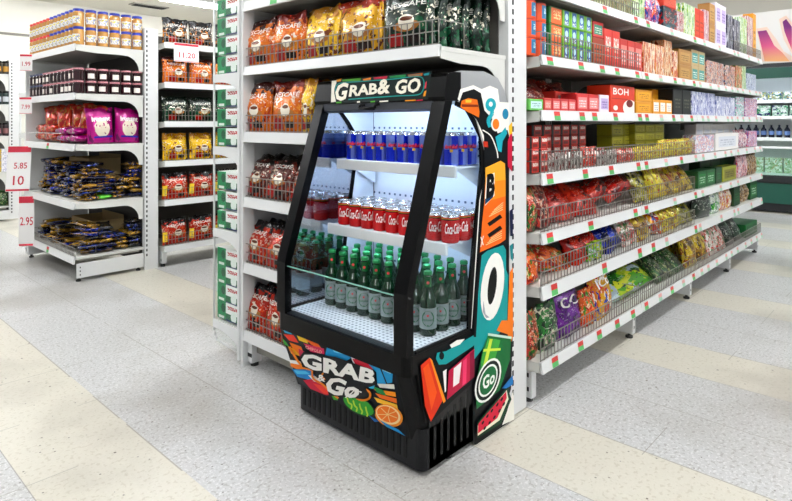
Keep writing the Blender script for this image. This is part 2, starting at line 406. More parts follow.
# ---- aisle gondola running along +X, faces -Y
SEC = [2.40, 3.60, 4.68, 5.76, 6.80]
SH6 = [(1.93, .045), (1.608, .043), (1.357, .047), (1.068, .052), (.796, .05), (.552, .06), (.208, .05)]
secname = ['nearest the slotted white post', 'second from the white post', 'third from the white post', 'at the far end of the right aisle']
wires = {0: {0: .09, 1: .11, 3: .10, 4: .11, 5: .115, 6: .105}, 1: {1: 0, 3: .10, 4: .11, 5: .11, 6: .10}, 2: {3: 0, 6: .08, 5: .0}, 3: {0: .09, 6: .09}}
UP = mat('gondola_back', '#4b4841', .6)
for i in range(4):
    a, b = SEC[i], SEC[i + 1]; w = b - a - .006
    G = root('aisle_shelving', 'white aisle shelving bay with packaged groceries, ' + secname[i], 'shelving', (a, 1.33, 0), 0, group='shelving bays of the right aisle')
    for k, (zt, fs) in enumerate(SH6):
        top = k in (0, 1)
        dp = .62 if k == 6 else .46
        shelf_part(G, 0, w, zt, dp, fas=fs, wire=wires[i].get(k, 0), brackets=(.004, w - .004), tags=(3, 5, 5, 4, 3, 3, 5)[k] , seed=i * 10 + k, brk=.12)
    mb = MB(); mb.box(0, w, .63, .65, .05, 2.3, UP); mb.obj('back_panel', G)
    mb = MB(); mb.box(w - .03, w, .60, .628, .02, 2.2, WHITE); z = .3
    while z < 2.15: mb.box(w - .02, w - .01, .599, .60, z, z + .022, SLOT); z += .043
    mb.obj('post', G)
    mb = MB(); mb.prism([(.04, .155), (.04, .03), (.07, .03), (.58, .03), (.58, .155)], w - .045, w - .005, 'x', WHITE); mb.box(w - .03, w - .02, .039, .04, .06, .075, SLOT); mb.box(w - .03, w - .02, .039, .04, .11, .125, SLOT); lg = mb.obj('leg', G)
    mb = MB(); mb.lathe([(.022, 0), (.022, .012), (.009, .016), (.009, .03)], 10, FOOT, w - .025, .07); mb.obj('foot', lg)
    if i == 0:
        mb = MB(); mb.prism([(.07, .155), (.07, .02), (.58, .02), (.58, .155)], .02, .06, 'x', WHITE); mb.box(.019, .02, .085, .095, .05, .07, SLOT); mb.box(.019, .02, .085, .095, .115, .135, SLOT); lg = mb.obj('leg', G)
        mb = MB(); mb.lathe([(.022, 0), (.022, .02)], 10, FOOT, .04, .10); mb.obj('foot', lg)

# ---- side wing with green cartons (left of the end display)
ACR = glass('acrylic', (.98, .99, .99), .15)
def wing(X, Yr, Yl, label, z_top=2.5, levels=()):
    R_ = root('side_wing_rack', label, 'shelving', (X, Yl, 0), -PI / 2); w = Yl - Yr
    mb = MB(); r = .04
    pts = [(0, .02, z_top), (0, .02, .12), (.01, .02, .09), (.035, .02, .075), (w, .02, .055)]
    mb.tube(pts, .006, WHITE); mb.obj('frame', R_)
    mb = MB(); mb.box(.006, w - .004, .024, .027, .085, z_top - .02, ACR); mb.obj('clear_panel', R_)
    for k, z in enumerate(levels):
        p = [(0.01, z), (.01, z - .045)]
        for q in range(8): t = PI / 2 * q / 7; p.append((.05 + (w - .055) * math.sin(t), z - .045 - .07 * (1 - math.cos(t))))
        p += [(w - .005, z)]
        mb = MB(); mb.prism([(a, b) for a, b in p], .006, .018, 'y', WHITE); mb.box(.01, w - .005, .03, .42, z - .018, z - .003, WHITE_D); mb.obj('shelf', R_)
    mb = MB(); mb.box(w - .004, w + .012, .0, .57 if z_top < 2.3 else .45, .03, z_top, WHITE); mb.obj('side_panel', R_)
    return R_
XW = 1.72
YR, YL = y_at(237.5, XW), y_at(211, XW)
def zat(py, X, Y):
    Z = CF.x * X + CF.y * Y; return EYE - (py - HOR) * Z / F
Ym = (YR + YL) / 2
lev = [zat(y, XW, Ym) for y in (73.5, 147, 231)]
wing(XW, YR, YL, 'narrow white side rack of green cartons left of the end display', levels=lev + [.19])
def tea(p):
    p.lay(hexc('#15a06a'), p.rect(0, .42, 0, 1)); p.lay(hexc('#0b7f52'), p.rect(.42, 1, 0, .42)); p.lay(hexc('#e8efe8'), p.rect(.08, .34, .06, .2))
    p.lay(hexc('#eef4ee'), p.circ(.78, .3, .13, .45) ); p.lay(hexc('#c9474c'), p.rect(.5, .95, .66, .86) * p.noise(13, .47, 2)); p.lay(hexc('#2a3d77'), p.rect(.42, 1, .0, .08)); p.lay(hexc('#0c6b46'), p.circ(.3, .65, .1, .4))
TEA = pmat('green_tea_carton', '#f3f4f1', tea, .45)
TB0, TB1 = y_at(238, XW + .03), YL - .012
tw = TB1 - TB0
groups = [((-6, 15.3), (15.3, 34), (34, 52.5), (52.5, 71)), ((86, 105.5), (105.5, 125.5), (125.5, 145)), ((167, 188), (188, 208), (208, 229)), ((243, 256), (256, 275), (275, 294.5), (294.5, 315))]
lvn = ['top', 'second', 'third', 'bottom']
cnt = 0; proto = None
lvz = [lev[0], lev[1], lev[2], None]
for gi, g in enumerate(groups):
    base = lev[gi] if gi < 3 else .193
    n = len(g); hgt = ((lev[gi - 1] if gi else 2.02) - base) 
    hh = .108 if gi else .105
    nn = {0: 4, 1: 3, 2: 3, 3: 4}[gi]
    # compartments: boxes are stacked up from their shelf
    if gi == 3: hh = .098
    for k in range(nn):
        z = base + .002 + k * (hh + .002)
        lb = 'green and white carton on narrow side rack, %s shelf, %s from the bottom' % (lvn[gi], ORD[k])
        loc = (XW + .122, (TB0 + TB1) / 2, z)
        if proto is None:
            proto = put('tea_carton', box_mesh('tea_carton', tw, .1, .18, TEA), None, loc, (0, 0, -PI / 2), lb, 'carton', 'green cartons on the side rack')
        else: clone(proto, loc, (0, 0, -PI / 2), lb)

# ================================================================== COFFEE POUCHES
TWH = mat('print_white', '#f4f0ea', .45); TYEL = mat('print_yellow', '#f5d21c', .45)
def ytag(mb, surf):
    vs = [surf(a, b, .006) for a, b in ((.0, .12), (.14, .12), (.14, .5), (.0, .5))]; mb.add(vs, [(0, 1, 2, 3)], TYEL)
COF = {
 'orange': ('orange coffee pouch', coffee('cof_orange', '#e0861a', '#5a1c14', '#c9571a')),
 'orange2': ('amber orange coffee pouch', coffee('cof_orange2', '#dd7f1f', '#8f2a1a', '#e8a23a', v=3)),
 'yellow': ('yellow coffee pouch', coffee('cof_yellow', '#e9c414', '#b8860f', '#8a4a1a', v=5)),
 'gold': ('golden yellow coffee pouch', coffee('cof_gold', '#dcae12', '#b23a14', '#7a3f18', v=7)),
 'green': ('dark green coffee pouch', coffee('cof_green', '#0a3a2a', '#0a2a20', '#1c6b4a', v=9)),
 'brown': ('dark brown foil coffee pouch', coffee('cof_brown', '#6b2a18', '#1c1413', '#b8481f', v=11)),
 'red': ('red-orange coffee pouch', coffee('cof_red', '#c23a1a', '#1d1822', '#e0602a', v=13)),
 'black': ('black coffee pouch', coffee('cof_black', '#17181f', '#25262e', '#d8921f', v=15)),
}
cof_proto = {}
def cof(kind, w, h, t, loc, rot, label, group):
    key = (kind, round(w, 2), round(h, 2))
    if key not in cof_proto:
        nm, m = COF[kind]; tx = kind in ('orange', 'orange2', 'brown', 'red', 'black', 'green')
        me = pouch_mesh('coffee_pouch', w, h, t, m, 'NESCAFÉ' if tx else None, TWH, (.16, .9, .68, .79), seed=len(cof_proto) * 7, extra=ytag if kind == 'red' else None)
        o = put('coffee_pouch', me, None, loc, rot, label, 'coffee pouch', group); cof_proto[key] = o; return o
    return clone(cof_proto[key], loc, rot, label, group)
rnd = random.Random(4)
def coffee_row(kinds, xs, X0, z, h, shelfname, rows=2, tilt=-.06, pitch=.085, grp=''):
    """xs: Y borders left->right on an end display facing -X"""
    for i, k in enumerate(kinds):
        yc = (xs[i] + xs[i + 1]) / 2; w = abs(xs[i] - xs[i + 1]) * 1.06
        nr = rows if not isinstance(rows, (list, tuple)) else rows[i]
        for r in range(nr):
            rn = 'front row' if r == 0 else '%s row back' % ORD[r]
            lb = '%s, %s from left, %s, %s' % (COF[k][0], ORD[i], rn, shelfname)
            cof(k, w, h, .078, (X0 + .05 + r * pitch, yc, z), (tilt + rnd.uniform(-.03, .03), rnd.uniform(-.02, .02), -PI / 2 + rnd.uniform(-.06, .06)), lb, grp)
ys = [y_at(p, 1.79) for p in (243, 275, 305, 340, 384, 434)]
coffee_row(['orange', 'orange2', 'yellow', 'gold', 'green'], ys, 1.74, ZB + .001, .25, "rack's shelf above the cooler", [2, 2, 2, 2, 6], grp='coffee pouches above the cooler', pitch=.076)
ys = [y_at(p, 1.79) for p in (243, 272, 304, 337)]; ys[-1] = max(ys[-1], 2.19)
coffee_row(['orange', 'orange2', 'yellow'], [ys[0], ys[1], ys[2], ys[3]], 1.74, ZC + .001, .262, 'second shelf left of cooler', 2, grp='coffee pouches left of the cooler')
coffee_row(['brown', 'brown', 'brown'], [2.80, 2.60, 2.405, 2.205], 1.73, ZD + .001, .235, 'third shelf left of cooler', 2, tilt=-.35, grp='coffee pouches left of the cooler')
coffee_row(['red', 'red', 'red'], [2.80, 2.60, 2.405, 2.205], 1.73, ZE + .001, .22, 'fourth shelf left of cooler', 2, tilt=-.28, grp='coffee pouches left of the cooler')
coffee_row(['red', 'red', 'red'], [2.80, 2.60, 2.405, 2.205], 1.73, ZF + .001, .24, 'bottom shelf left of cooler', 2, tilt=-.22, grp='coffee pouches left of the cooler')

# ================================================================== DRINKS COOLER  (local x -> -Y, local y -> +X)
CX, CY = 1.54, 2.16; CW, CD = .775, .66
def sh_(pts): return [(y + (.015 if y > .15 else 0), z) for y, z in pts]
COOL = root('drinks_cooler', 'black open-front drinks cooler with GRAB & GO artwork', 'drinks cooler', (CX, CY, 0), -PI / 2)
def loc_c(p): return (CY - p.y, p.x - CX, p.z)
def slots_front(mb, x0, x1, y, z0f, z1f, n, m=SLOT):
    for i in range(n):
        x = x0 + (x1 - x0) * (i + .5) / n; w = (x1 - x0) / n * .45
        mb.box(x - w / 2, x + w / 2, y - .004, y, z0f, z1f(x), m)
RIB = mat('black_ribs', '#17181a', .4, spec=.2); DEEP = mat('grille_recess', '#030303', .9)
# base
mb = MB(); P = []
def rrect(x0, x1, y0, y1, r, n=5):
    o = []
    for cx, cy, a0 in ((x1 - r, y0 + r, -PI / 2), (x1 - r, y1 - .01, 0), (x0 + .0, y1, PI / 2), (x0 + r, y0 + r, PI)):
        if cx == x0 or cy == y1 - .01: o.append((x1 if cx != x0 else x0, y1)); continue
        for k in range(n + 1): a = a0 + PI / 2 * k / n; o.append((cx + r * math.cos(a), cy + r * math.sin(a)))
    return o
base_pts = rrect(.035, CW - .012, .10, CD, .035)
mb.prism(base_pts, .03, .41, 'z', BLACKM); mb.obj('base', COOL)
# lower grille skirt
mb = MB(); sk = rrect(.03, CW - .003, .09, .44, .035); mb.prism(sk, .022, .175, 'z', RIB)
mb.prism([(.125, .022), (.439, .022), (.439, .266), (.125, .203)], CW - .012, CW - .003, 'x', RIB)
for i in range(19):
    x = .075 + i * .0335; mb.box(x, x + .015, .087, .0902, .05, .15 - (.03 if i < 3 else 0), DEEP)
for i in range(7):
    y = .15 + i * .041; mb.box(CW - .004, CW - .0022, y, y + .014, .05, .17 + i * .0135, DEEP)
mb.obj('grille', COOL)
mb = MB(); mb.box(.085, .155, .083, .087, .155, .185, mat('display_black', '#0a0506', .2)); flat_text(mb, '3.5', .105, .14, .163, .178, .0825, mat('display_red', '#4a0808', .4, emit='#ff2a1a', es=1.5)); mb.obj('temperature_display', COOL)
for (fx, fy) in ((.10, .15), (.7, .15), (.10, .6), (.7, .6), (.76, .27)):
    mb = MB(); mb.lathe([(.02, 0), (.02, .012), (.008, .015), (.008, .03)], 10, FOOT, fx if fx != .76 else .74, fy); mb.obj('foot', COOL)
# bumper tray
mb = MB(); bp = rrect(-.002, CW, 0, CD, .03)
mb.prism(rrect(0, CW, 0, .40, .03), .395, .468, 'z', BLACK); mb.obj('bumper', COOL)
# slanted front sticker panel
ART = {}
def art(c, r=.4):
    if 'art_' + c in MATS: return MATS['art_' + c]
    return mat('art_' + c, tuple(q ** 1.25 for q in hexc(c)), r, spec=.12)
FT0, FT1 = Vector((CX + .012, 0, .392)), Vector((CX + .088, 0, .13))
fn = Vector((-(FT0.z - FT1.z), 0, -(FT1.x - FT0.x))).normalized(); fn = Vector((fn.x, 0, fn.z))
mb = MB()
cor = [(.002, .012, .394), (.715, .012, .394), (.715, .088, .128), (.035, .088, .128)]
mb.add(cor + [(x, y + .02, z) for x, y, z in cor], [(3, 2, 1, 0), (4, 5, 6, 7), (0, 1, 5, 4), (1, 2, 6, 5), (2, 3, 7, 6), (3, 0, 4, 7)], BLACKM)
mb.add([(.715, .012, .394), (.76, .03, .394), (.75, .11, .128), (.715, .088, .128)], [(0, 3, 2, 1)], BLACKM)
mb.add([(.76, .03, .394), (.765, .1, .394), (.765, .14, .128), (.75, .11, .128)], [(0, 3, 2, 1)], BLACKM)
mb.obj('front_panel', COOL)
class Art:
    """flat print traced onto a real panel plane; ox,oy,sc turn reading coordinates into photo pixels"""
    def __init__(s, p0, n, ox, oy, sc): s.mb = MB(); s.p0 = p0; s.n = n; s.o = (ox, oy, sc); s.k = 0
    def pt(s, x, y, off):
        q = on_plane(s.o[0] + x / s.o[2], s.o[1] + y / s.o[2], s.p0, s.n); q = q + s.n * off; return loc_c(q)
    def poly(s, c, *pts, view=None):
        s.k += 1; off = .0012 + .00012 * s.k; n = len(pts)
        cx = sum(p[0] for p in pts) / n; cy = sum(p[1] for p in pts) / n
        from mathutils.geometry import tessellate_polygon
        vs = [s.pt(x, y, off) for x, y in pts]; tris = tessellate_polygon([[Vector((x, -y, 0)) for x, y in pts]])
        fs = []
        for t in tris:
            a, b, c3 = (Vector(vs[i]) for i in t); nn = (b - a).cross(c3 - a)
            lw = Vector((-s.n.y, s.n.x, s.n.z)); fs.append(tuple(t) if nn.dot(lw) > 0 else tuple(reversed(t)))
        s.mb.add(vs, fs, art(c))
    def ell(s, c, cx, cy, rx, ry, rot=0, n=22):
        ca, sa = math.cos(rot), math.sin(rot)
        s.poly(c, *[(cx + rx * math.cos(2 * PI * i / n) * ca - ry * math.sin(2 * PI * i / n) * sa, cy + rx * math.cos(2 * PI * i / n) * sa + ry * math.sin(2 * PI * i / n) * ca) for i in range(n)])
    def line(s, c, w, *pts):
        for i in range(len(pts) - 1):
            (x0, y0), (x1, y1) = pts[i], pts[i + 1]; L = math.hypot(x1 - x0, y1 - y0) or 1; nx, ny = -(y1 - y0) / L * w / 2, (x1 - x0) / L * w / 2
            s.poly(c, (x0 + nx, y0 + ny), (x1 + nx, y1 + ny), (x1 - nx, y1 - ny), (x0 - nx, y0 - ny)); s.k -= 1
        s.k += 1
    def curve(s, c, w, *pts, n=6):
        q = []
        P_ = [pts[0]] + list(pts) + [pts[-1]]
        for i in range(1, len(P_) - 2):
            for k in range(n):
                t = k / n; a = []
                for d in (0, 1):
                    p0, p1, p2, p3 = (P_[i + j][d] for j in (-1, 0, 1, 2)); a.append(.5 * (2 * p1 + (p2 - p0) * t + (2 * p0 - 5 * p1 + 4 * p2 - p3) * t * t + (3 * p1 - p0 - 3 * p2 + p3) * t ** 3))
                q.append(tuple(a))
        q.append(pts[-1]); s.line(c, w, *q)
    def text(s, t, c, TL, TR, BR, BL, off=0.0, shear=0.0):
        s.k += 2; o = .0012 + .00012 * s.k
        def fn(u, v):
            v = 1 - v; x = (TL[0] * (1 - u) + TR[0] * u) * (1 - v) + (BL[0] * (1 - u) + BR[0] * u) * v; y = (TL[1] * (1 - u) + TR[1] * u) * (1 - v) + (BL[1] * (1 - u) + BR[1] * u) * v
            return s.pt(x, y, o)
        text_on(s.mb, t, fn, art(c), off, shear)
A = Art(FT0, fn, 275, 320, 4.171)
A.poly('0c1a28', (25, 22), (500, 195), (548, 478), (105, 262))
# rays and fruit, left to right
A.poly('27b4dc', (28, 26), (60, 38), (72, 60), (42, 52)); A.poly('e8462e', (36, 58), (78, 62), (100, 95), (60, 85)); A.poly('f2b21e', (78, 42), (130, 62), (160, 92), (120, 92))
A.poly('f07a1c', (120, 66), (170, 84), (205, 130), (150, 100)); A.poly('f6d33a', (86, 50), (125, 72), (140, 98), (102, 84)); A.poly('d8356a', (120, 96), (205, 118), (208, 142), (150, 132))
A.poly('f28a1a', (62, 92), (110, 110), (130, 155), (80, 130)); A.poly('f9c23a', (55, 108), (80, 120), (110, 150), (70, 140)); A.poly('49b04a', (32, 75), (48, 90), (60, 110), (40, 100))
A.poly('d12e5c', (100, 118), (128, 132), (120, 160), (104, 150)); A.poly('f4f4f0', (62, 165), (105, 170), (140, 195), (100, 196), (68, 190)); A.poly('f08a1e', (66, 178), (130, 190), (150, 204), (90, 203), (68, 192))
A.poly('1e8fd0', (72, 203), (150, 206), (175, 240), (150, 250), (95, 235)); A.poly('5cc8ea', (80, 208), (130, 212), (150, 225), (95, 224))
A.poly('d6204a', (120, 250), (180, 240), (240, 310), (215, 312), (150, 285)); A.poly('ef4a3a', (160, 262), (200, 272), (238, 308), (205, 305)); A.poly('f2f2ee', (140, 228), (170, 232), (200, 262), (165, 254))
# blue can and pink sauce to the right of the word
A.poly('1c9ccf', (222, 100), (318, 132), (330, 150), (290, 175), (212, 142)); A.poly('7fd4ee', (235, 112), (300, 132), (312, 145), (250, 132)); A.poly('137aa8', (212, 142), (290, 172), (285, 182), (208, 160))
A.poly('e9e9ee', (318, 148), (368, 152), (400, 170), (330, 180)); A.poly('d8324a', (325, 160), (380, 160), (440, 190), (400, 208), (340, 185)); A.poly('2aa6d8', (370, 158), (430, 172), (495, 205), (492, 258), (430, 270), (425, 215)); A.poly('a8def0', (440, 185), (488, 205), (486, 222), (452, 208)); A.line('0c1a28', 5, (440, 190), (470, 265))
# orange rays lower right
A.poly('f6a11c', (415, 285), (505, 298), (508, 318), (440, 305)); A.poly('f07c1c', (420, 302), (510, 325), (512, 345), (440, 322)); A.poly('f8c840', (415, 318), (512, 350), (516, 368), (430, 340)); A.poly('2f9a58', (410, 272), (455, 290), (470, 315), (430, 300))
A.poly('e9e6dc', (430, 262), (500, 265), (503, 285), (440, 278)); A.poly('2db6d8', (395, 262), (420, 268), (415, 285), (395, 280))
# citrus slice and melon
A.ell('f29a1c', 478, 395, 62, 44, .45); A.ell('fde2b0', 476, 392, 54, 37, .45); A.ell('f58a1e', 474, 390, 47, 31, .45)
for k in range(7):
    a = .45 + k * PI / 3.5; A.line('fbd79a', 3, (474, 390), (474 + 44 * math.cos(a), 390 + 34 * math.sin(a)))
A.ell('123a1c', 355, 355, 76, 36, .5); A.ell('3fae3e', 353, 352, 70, 31, .5)
for k in range(4): A.curve('c6e04a', 6, (305 + k * 26, 318 + k * 13), (312 + k * 25, 340 + k * 12), (325 + k * 22, 350 + k * 13), (322 + k * 22, 368 + k * 10))
A.poly('2a7ec8', (395, 392), (440, 418), (425, 408), (420, 420)); A.poly('1a9fd6', (440, 412), (520, 452), (548, 478), (470, 440)); A.poly('58b846', (240, 308), (262, 312), (268, 330), (250, 328))
A.curve('f0921e', 9, (65, 108), (120, 190), (190, 205), (250, 213), (320, 232), (360, 250)); A.curve('f0921e', 8, (160, 205), (165, 240), (205, 265), (240, 300), (270, 322)); A.curve('f0921e', 9, (385, 285), (402, 300), (398, 322), (370, 330), (345, 320)); A.curve('f0921e', 7, (210, 215), (200, 228), (215, 245))
A.poly('0a1018', (108, 150), (125, 128), (260, 150), (420, 205), (428, 265), (400, 275), (340, 262), (240, 222), (120, 192)); A.poly('0a1018', (212, 225), (240, 215), (300, 235), (375, 265), (395, 300), (370, 325), (230, 310))
g1 = ((120, 133), (424, 206), (414, 260), (123, 190))
for dx, dy in ((3, 4),): A.text('GRAB', '0a1018', *[(x + dx, y + dy) for x, y in g1], off=.06)
A.text('GRAB', 'f6f4ef', *g1, off=.045)
A.text('&', 'f6f4ef', (186, 222), (214, 228), (213, 252), (185, 246), off=.03)
A.text('Go', 'f6f4ef', (222, 228), (358, 262), (350, 322), (226, 298), off=.04, shear=.25); A.curve('f6f4ef', 5, (300, 318), (325, 300), (340, 288), (368, 296))
A.text('CHIPOLO', 'f4b8b0', (133, 101), (203, 124), (200, 137), (136, 114), off=.01)
A.mb.obj('front_artwork', COOL)
# graphic side panel (right side, plane Y = CY-CW)
SP0, SN = Vector((CX, CY - CW, 0)), Vector((0, -1, 0))
side = sh_([(.055, .396), (.368, .396), (.368, .591), (.40, .80), (.458, 1.123), (.45, 1.25), (.402, 1.31), (.35, 1.365), (.275, 1.385), (.24, 1.40), (.22, 1.49), (.30, 1.505), (.458, 1.512), (.56, 1.49), (.61, 1.44), (.64, 1.365), (.645, 1.30), (.645, .025), (.44, .025), (.44, .268), (.105, .2)])
for nm, xx in (('side_panel', CW - .013), ('side_panel', .001)):
    mb = MB(); mb.prism(side, xx, xx + .012, 'x', BLACKM)
    if xx > .1: tp = sh_([(.275, 1.385), (.24, 1.40), (.22, 1.49), (.30, 1.505), (.458, 1.512), (.56, 1.49), (.61, 1.44), (.64, 1.365), (.645, 1.10), (.50, 1.10), (.402, 1.31), (.35, 1.365)]); mb.prism(tp, xx + .012, xx + .0128, 'x', mat('panel_grey', '#9a9c9e', .4))
    mb.obj(nm, COOL, label='black side panel printed with cartoon drinks artwork' if xx > .1 else None)
B = Art(SP0, SN, 440, 60, 3.575)
def z4(*p): return [(x, y + 429) for x, y in p]          # second reading window, 120 px lower
def z2(*p): return [((x / 3.34 - 40) * 3.575, (y / 3.34 + 260) * 3.575) for x, y in p]
B.poly('f4f2ea', (62, 140), (72, 104), (118, 90), (148, 104), (178, 92), (206, 104), (212, 150), (246, 152), (246, 250), (246, 400), (246, 900), (110, 960), (125, 720), (140, 500), (158, 420), (158, 300), (130, 215))
B.poly('0b1219', (68, 150), (80, 116), (120, 104), (145, 118), (158, 180), (190, 215), (205, 262), (240, 250), (246, 270), (246, 1330), (150, 1375), (118, 1375), (118, 1010), (112, 960), (130, 700), (143, 500), (158, 400), (156, 270), (130, 214))
B.poly('0b1219', *z2((62, 150), (95, 115), (250, 40), (376, 40), (370, 230), (330, 345), (252, 392), (245, 200), (98, 345), (78, 290)))
B.poly('e07a1c', (72, 168), (76, 146), (100, 136), (132, 142), (140, 185), (138, 206), (112, 192), (90, 182)); B.poly('8c3a12', (76, 158), (134, 160), (136, 168), (76, 168)); B.poly('f5c04a', (90, 142), (112, 142), (110, 152), (90, 152))
B.curve('2cb0bc', 14, (178, 160), (185, 190), (172, 215), (178, 240)); B.ell('2cb0bc', 180, 160, 19, 24); B.ell('e8f6f6', 180, 158, 7, 9); B.ell('f4f2ea', 198, 229, 17, 26); B.ell('f08a24', 198, 229, 12, 19); B.ell('f4f2ea', 232, 193, 16, 26); B.ell('2a8fb0', 232, 193, 11, 19)
B.poly('2cb0bc', (196, 275), (215, 262), (232, 240), (238, 262), (222, 290), (218, 330), (206, 325)); B.curve('f4f2ea', 4, (150, 250), (180, 272), (200, 320), (205, 350))
B.poly('c2284e', (240, 290), (250, 262), (256, 262), (256, 400), (240, 380)); B.poly('f0c53a', (244, 236), (256, 220), (256, 262), (246, 268)); B.poly('c8452a', (152, 290), (168, 292), (170, 312), (154, 310))
# orange card with the letter B
B.poly('f4b23a', (160, 385), (214, 360), (230, 370), (232, 429), (160, 440)); B.poly('f39a2a', (159, 438), (232, 428), *z4((232, 60), (156, 80))); B.poly('ef7a24', *z4((156, 78), (232, 58), (232, 212), (212, 226), (140, 258), (148, 150)))
B.poly('f4f2ea', (164, 418), (192, 402), *z4((192, 55), (158, 92), (158, 60))); B.poly('1c4b70', *z4((158, 68), (190, 48), (186, 62), (158, 88)))
B.text('B', '0b0d10', (168, 415), (191, 406), (190, 478), (165, 490), off=.06)
B.line('0b0d10', 14, *z4((170, 160), (216, 128))); B.line('0b0d10', 14, *z4((170, 200), (216, 168)))
for k in range(4): B.line('fad9a0', 2.5, *z4((172 + k * 6, 130 - k * 8), (222, 104 - k * 8))); B.line('fad9a0', 2.5, *z4((160 + k * 6, 232 - k * 8), (218, 205 - k * 8)))
B.text('X', 'f4f2ea', *z4((141, 205), (152, 200), (151, 230), (141, 238)), off=.03)
# teal tag with O
B.poly('1fa3a3', *z4((138, 275), (165, 252), (222, 232), (232, 250), (232, 320), (240, 340), (236, 500), (226, 530), (150, 600), (118, 640), (118, 540), (128, 400)))
B.poly('1fa3a3', *z2((116, 128), (120, 108), (150, 103), (245, 48), (245, 0), (312, 0), (302, 28), (240, 86), (150, 146), (126, 148))); B.ell('0b1219', *z2((135, 118))[0], 9, 14); B.poly('f4f2ea', *z2((162, 82), (186, 66), (212, 62), (196, 80), (168, 92)))
B.line('0b1219', 9, *z4((120, 560), (128, 400), (140, 268)))
B.ell('f6f5f0', 183, 809, 40, 122, .12); B.ell('0b0d10', 182, 806, 15, 68, .12); B.poly('b4b6bc', *z4((150, 430), (158, 478), (172, 490), (160, 492), (148, 470)))
B.poly('232b55', *z4((244, 110), (256, 100), (256, 200), (246, 200))); B.poly('1f8f96', *z4((244, 235), (256, 225), (256, 290), (248, 280))); B.poly('f08a24', *z4((244, 330), (256, 310), (256, 560), (240, 600), (236, 520))); B.poly('f08a24', *z2((335, 0), (376, 0), (364, 50), (318, 34)))
# lower cans and melon
B.poly('d8401c', *z2((64, 150), (94, 124), (140, 262), (98, 338), (78, 285))); B.poly('f29a2a', *z2((94, 124), (102, 132), (148, 268), (140, 276))); B.poly('e8641e', *z2((72, 160), (90, 142), (118, 240), (100, 300)))
B.poly('c02050', *z2((158, 168), (243, 94), (243, 188), (152, 264))); B.poly('e04a78', *z2((205, 135), (218, 124), (216, 208), (203, 218))); B.poly('f6f2f0', *z2((174, 160), (200, 138), (192, 208), (172, 222))); B.poly('8e1240', *z2((228, 110), (243, 98), (243, 188), (228, 200))); B.poly('f6f2f0', *z2((138, 170), (150, 162), (148, 236), (144, 240)))
B.poly('1e7a44', *z2((247, 215), (272, 92), (290, 46), (366, 58), (362, 130), (328, 232), (250, 296))); B.poly('4fae4e', *z2((268, 120), (290, 58), (330, 66), (300, 170), (262, 190))); B.poly('d6e85a', *z2((294, 62), (304, 62), (280, 165), (270, 160))); B.poly('d6e85a', *z2((274, 95), (330, 92), (330, 100), (272, 104))); B.poly('cfe4d8', *z2((288, 42), (368, 54), (366, 62), (288, 50)))
B.ell('f4f6f0', *z2((288, 200))[0], 40, 84, .35); B.ell('0e2a20', *z2((288, 200))[0], 35, 75, .35); B.ell('f4f6f0', *z2((288, 200))[0], 29, 62, .35); B.ell('1c7a48', *z2((288, 200))[0], 25, 54, .35)
B.text('Go', 'f4f6f0', *z2((270, 190), (312, 165), (308, 205), (272, 232)), off=.03)
B.poly('f4f2ea', *z2((372, 232), (376, 330), (335, 348), (352, 300))); B.poly('1f7ab8', *z2((334, 226), (370, 182), (372, 212), (350, 226)))
B.poly('0d4a2c', *z2((252, 392), (252, 340), (352, 222), (366, 262), (332, 342))); B.poly('f1eed8', *z2((253, 384), (253, 350), (350, 232), (356, 262), (326, 332))); B.poly('d42c4e', *z2((254, 376), (254, 345), (348, 236), (350, 258), (318, 325)))
for a, b in ((270, 340), (285, 318), (300, 300), (318, 280), (333, 262), (276, 358), (292, 340), (308, 322), (325, 300), (339, 278)): B.ell('140a0c', *z2((a, b))[0], 3.4, 8, .5)
B.mb.obj('side_artwork', COOL)
# pillars (front frame): profile swept
def pillar(x0, x1, nm='pillar'):
    pr = sh_([(.0, .468), (.0, .69), (.01, .73), (.198, 1.37), (.215, 1.42), (.262, 1.42), (.24, 1.36), (.045, .715), (.036, .69), (.036, .468)])
    mb = MB(); mb.prism(pr, x0, x1, 'x', BLACK); return mb.obj(nm, COOL)
pillar(.0, .058); pillar(CW - .066, CW - .002)
# header with rounded corners
hp = sh_([(.200, 1.385), (.196, 1.40), (.212, 1.478), (.225, 1.492), (.26, 1.498), (.30, 1.498), (.30, 1.385)])
mb = MB(); mb.prism(hp, .0, CW, 'x', BLACK); mb.obj('header', COOL)
mb = MB(); mb.prism(sh_([(.30, 1.385), (.30, 1.499), (.458, 1.508), (.56, 1.487), (.61, 1.437), (.638, 1.36), (.638, 1.30), (.60, 1.30), (.60, 1.385)]), .014, CW - .014, 'x', mat('top_grey', '#6d6d6b', .45)); mb.obj('roof', COOL)
H0 = Vector((CX + .200, 0, 1.42)); hv = Vector((-(1.478 - 1.40), 0, (.212 - .196))).normalized(); H0 = Vector((CX + .211, 0, 1.40))
Hh = Art(H0, hv, 310, 60, 5.657)
Hh.poly('0b2623', (127, 118), (690, 62), (668, 222), (120, 248)); Hh.poly('f2eee2', (124, 118), (152, 116), (150, 132), (140, 160), (138, 185), (148, 236), (120, 240))
for c, a, b, yy in (('e8a020', 150, 180, 0), ('5aa83a', 182, 290, -2), ('e08a1e', 300, 348, -6), ('c8284e', 360, 440, -14), ('2e9a5c', 450, 545, -22), ('e07a1c', 555, 640, -30), ('2aa6b0', 645, 678, -34)):
    Hh.poly(c, (a, 110 + yy + 4), (b, 104 + yy), (b - 4, 120 + yy), (a + 4, 124 + yy))
for c, a, b in (('58a83a', 150, 180), ('f2eee2', 268, 285), ('58a83a', 345, 370), ('f2eee2', 395, 445), ('e8a020', 540, 600), ('c8284e', 605, 640)): Hh.poly(c, (a, 238 - (a - 150) * .025), (b, 236 - (b - 150) * .025), (b, 246 - (b - 150) * .03), (a, 247 - (a - 150) * .03))
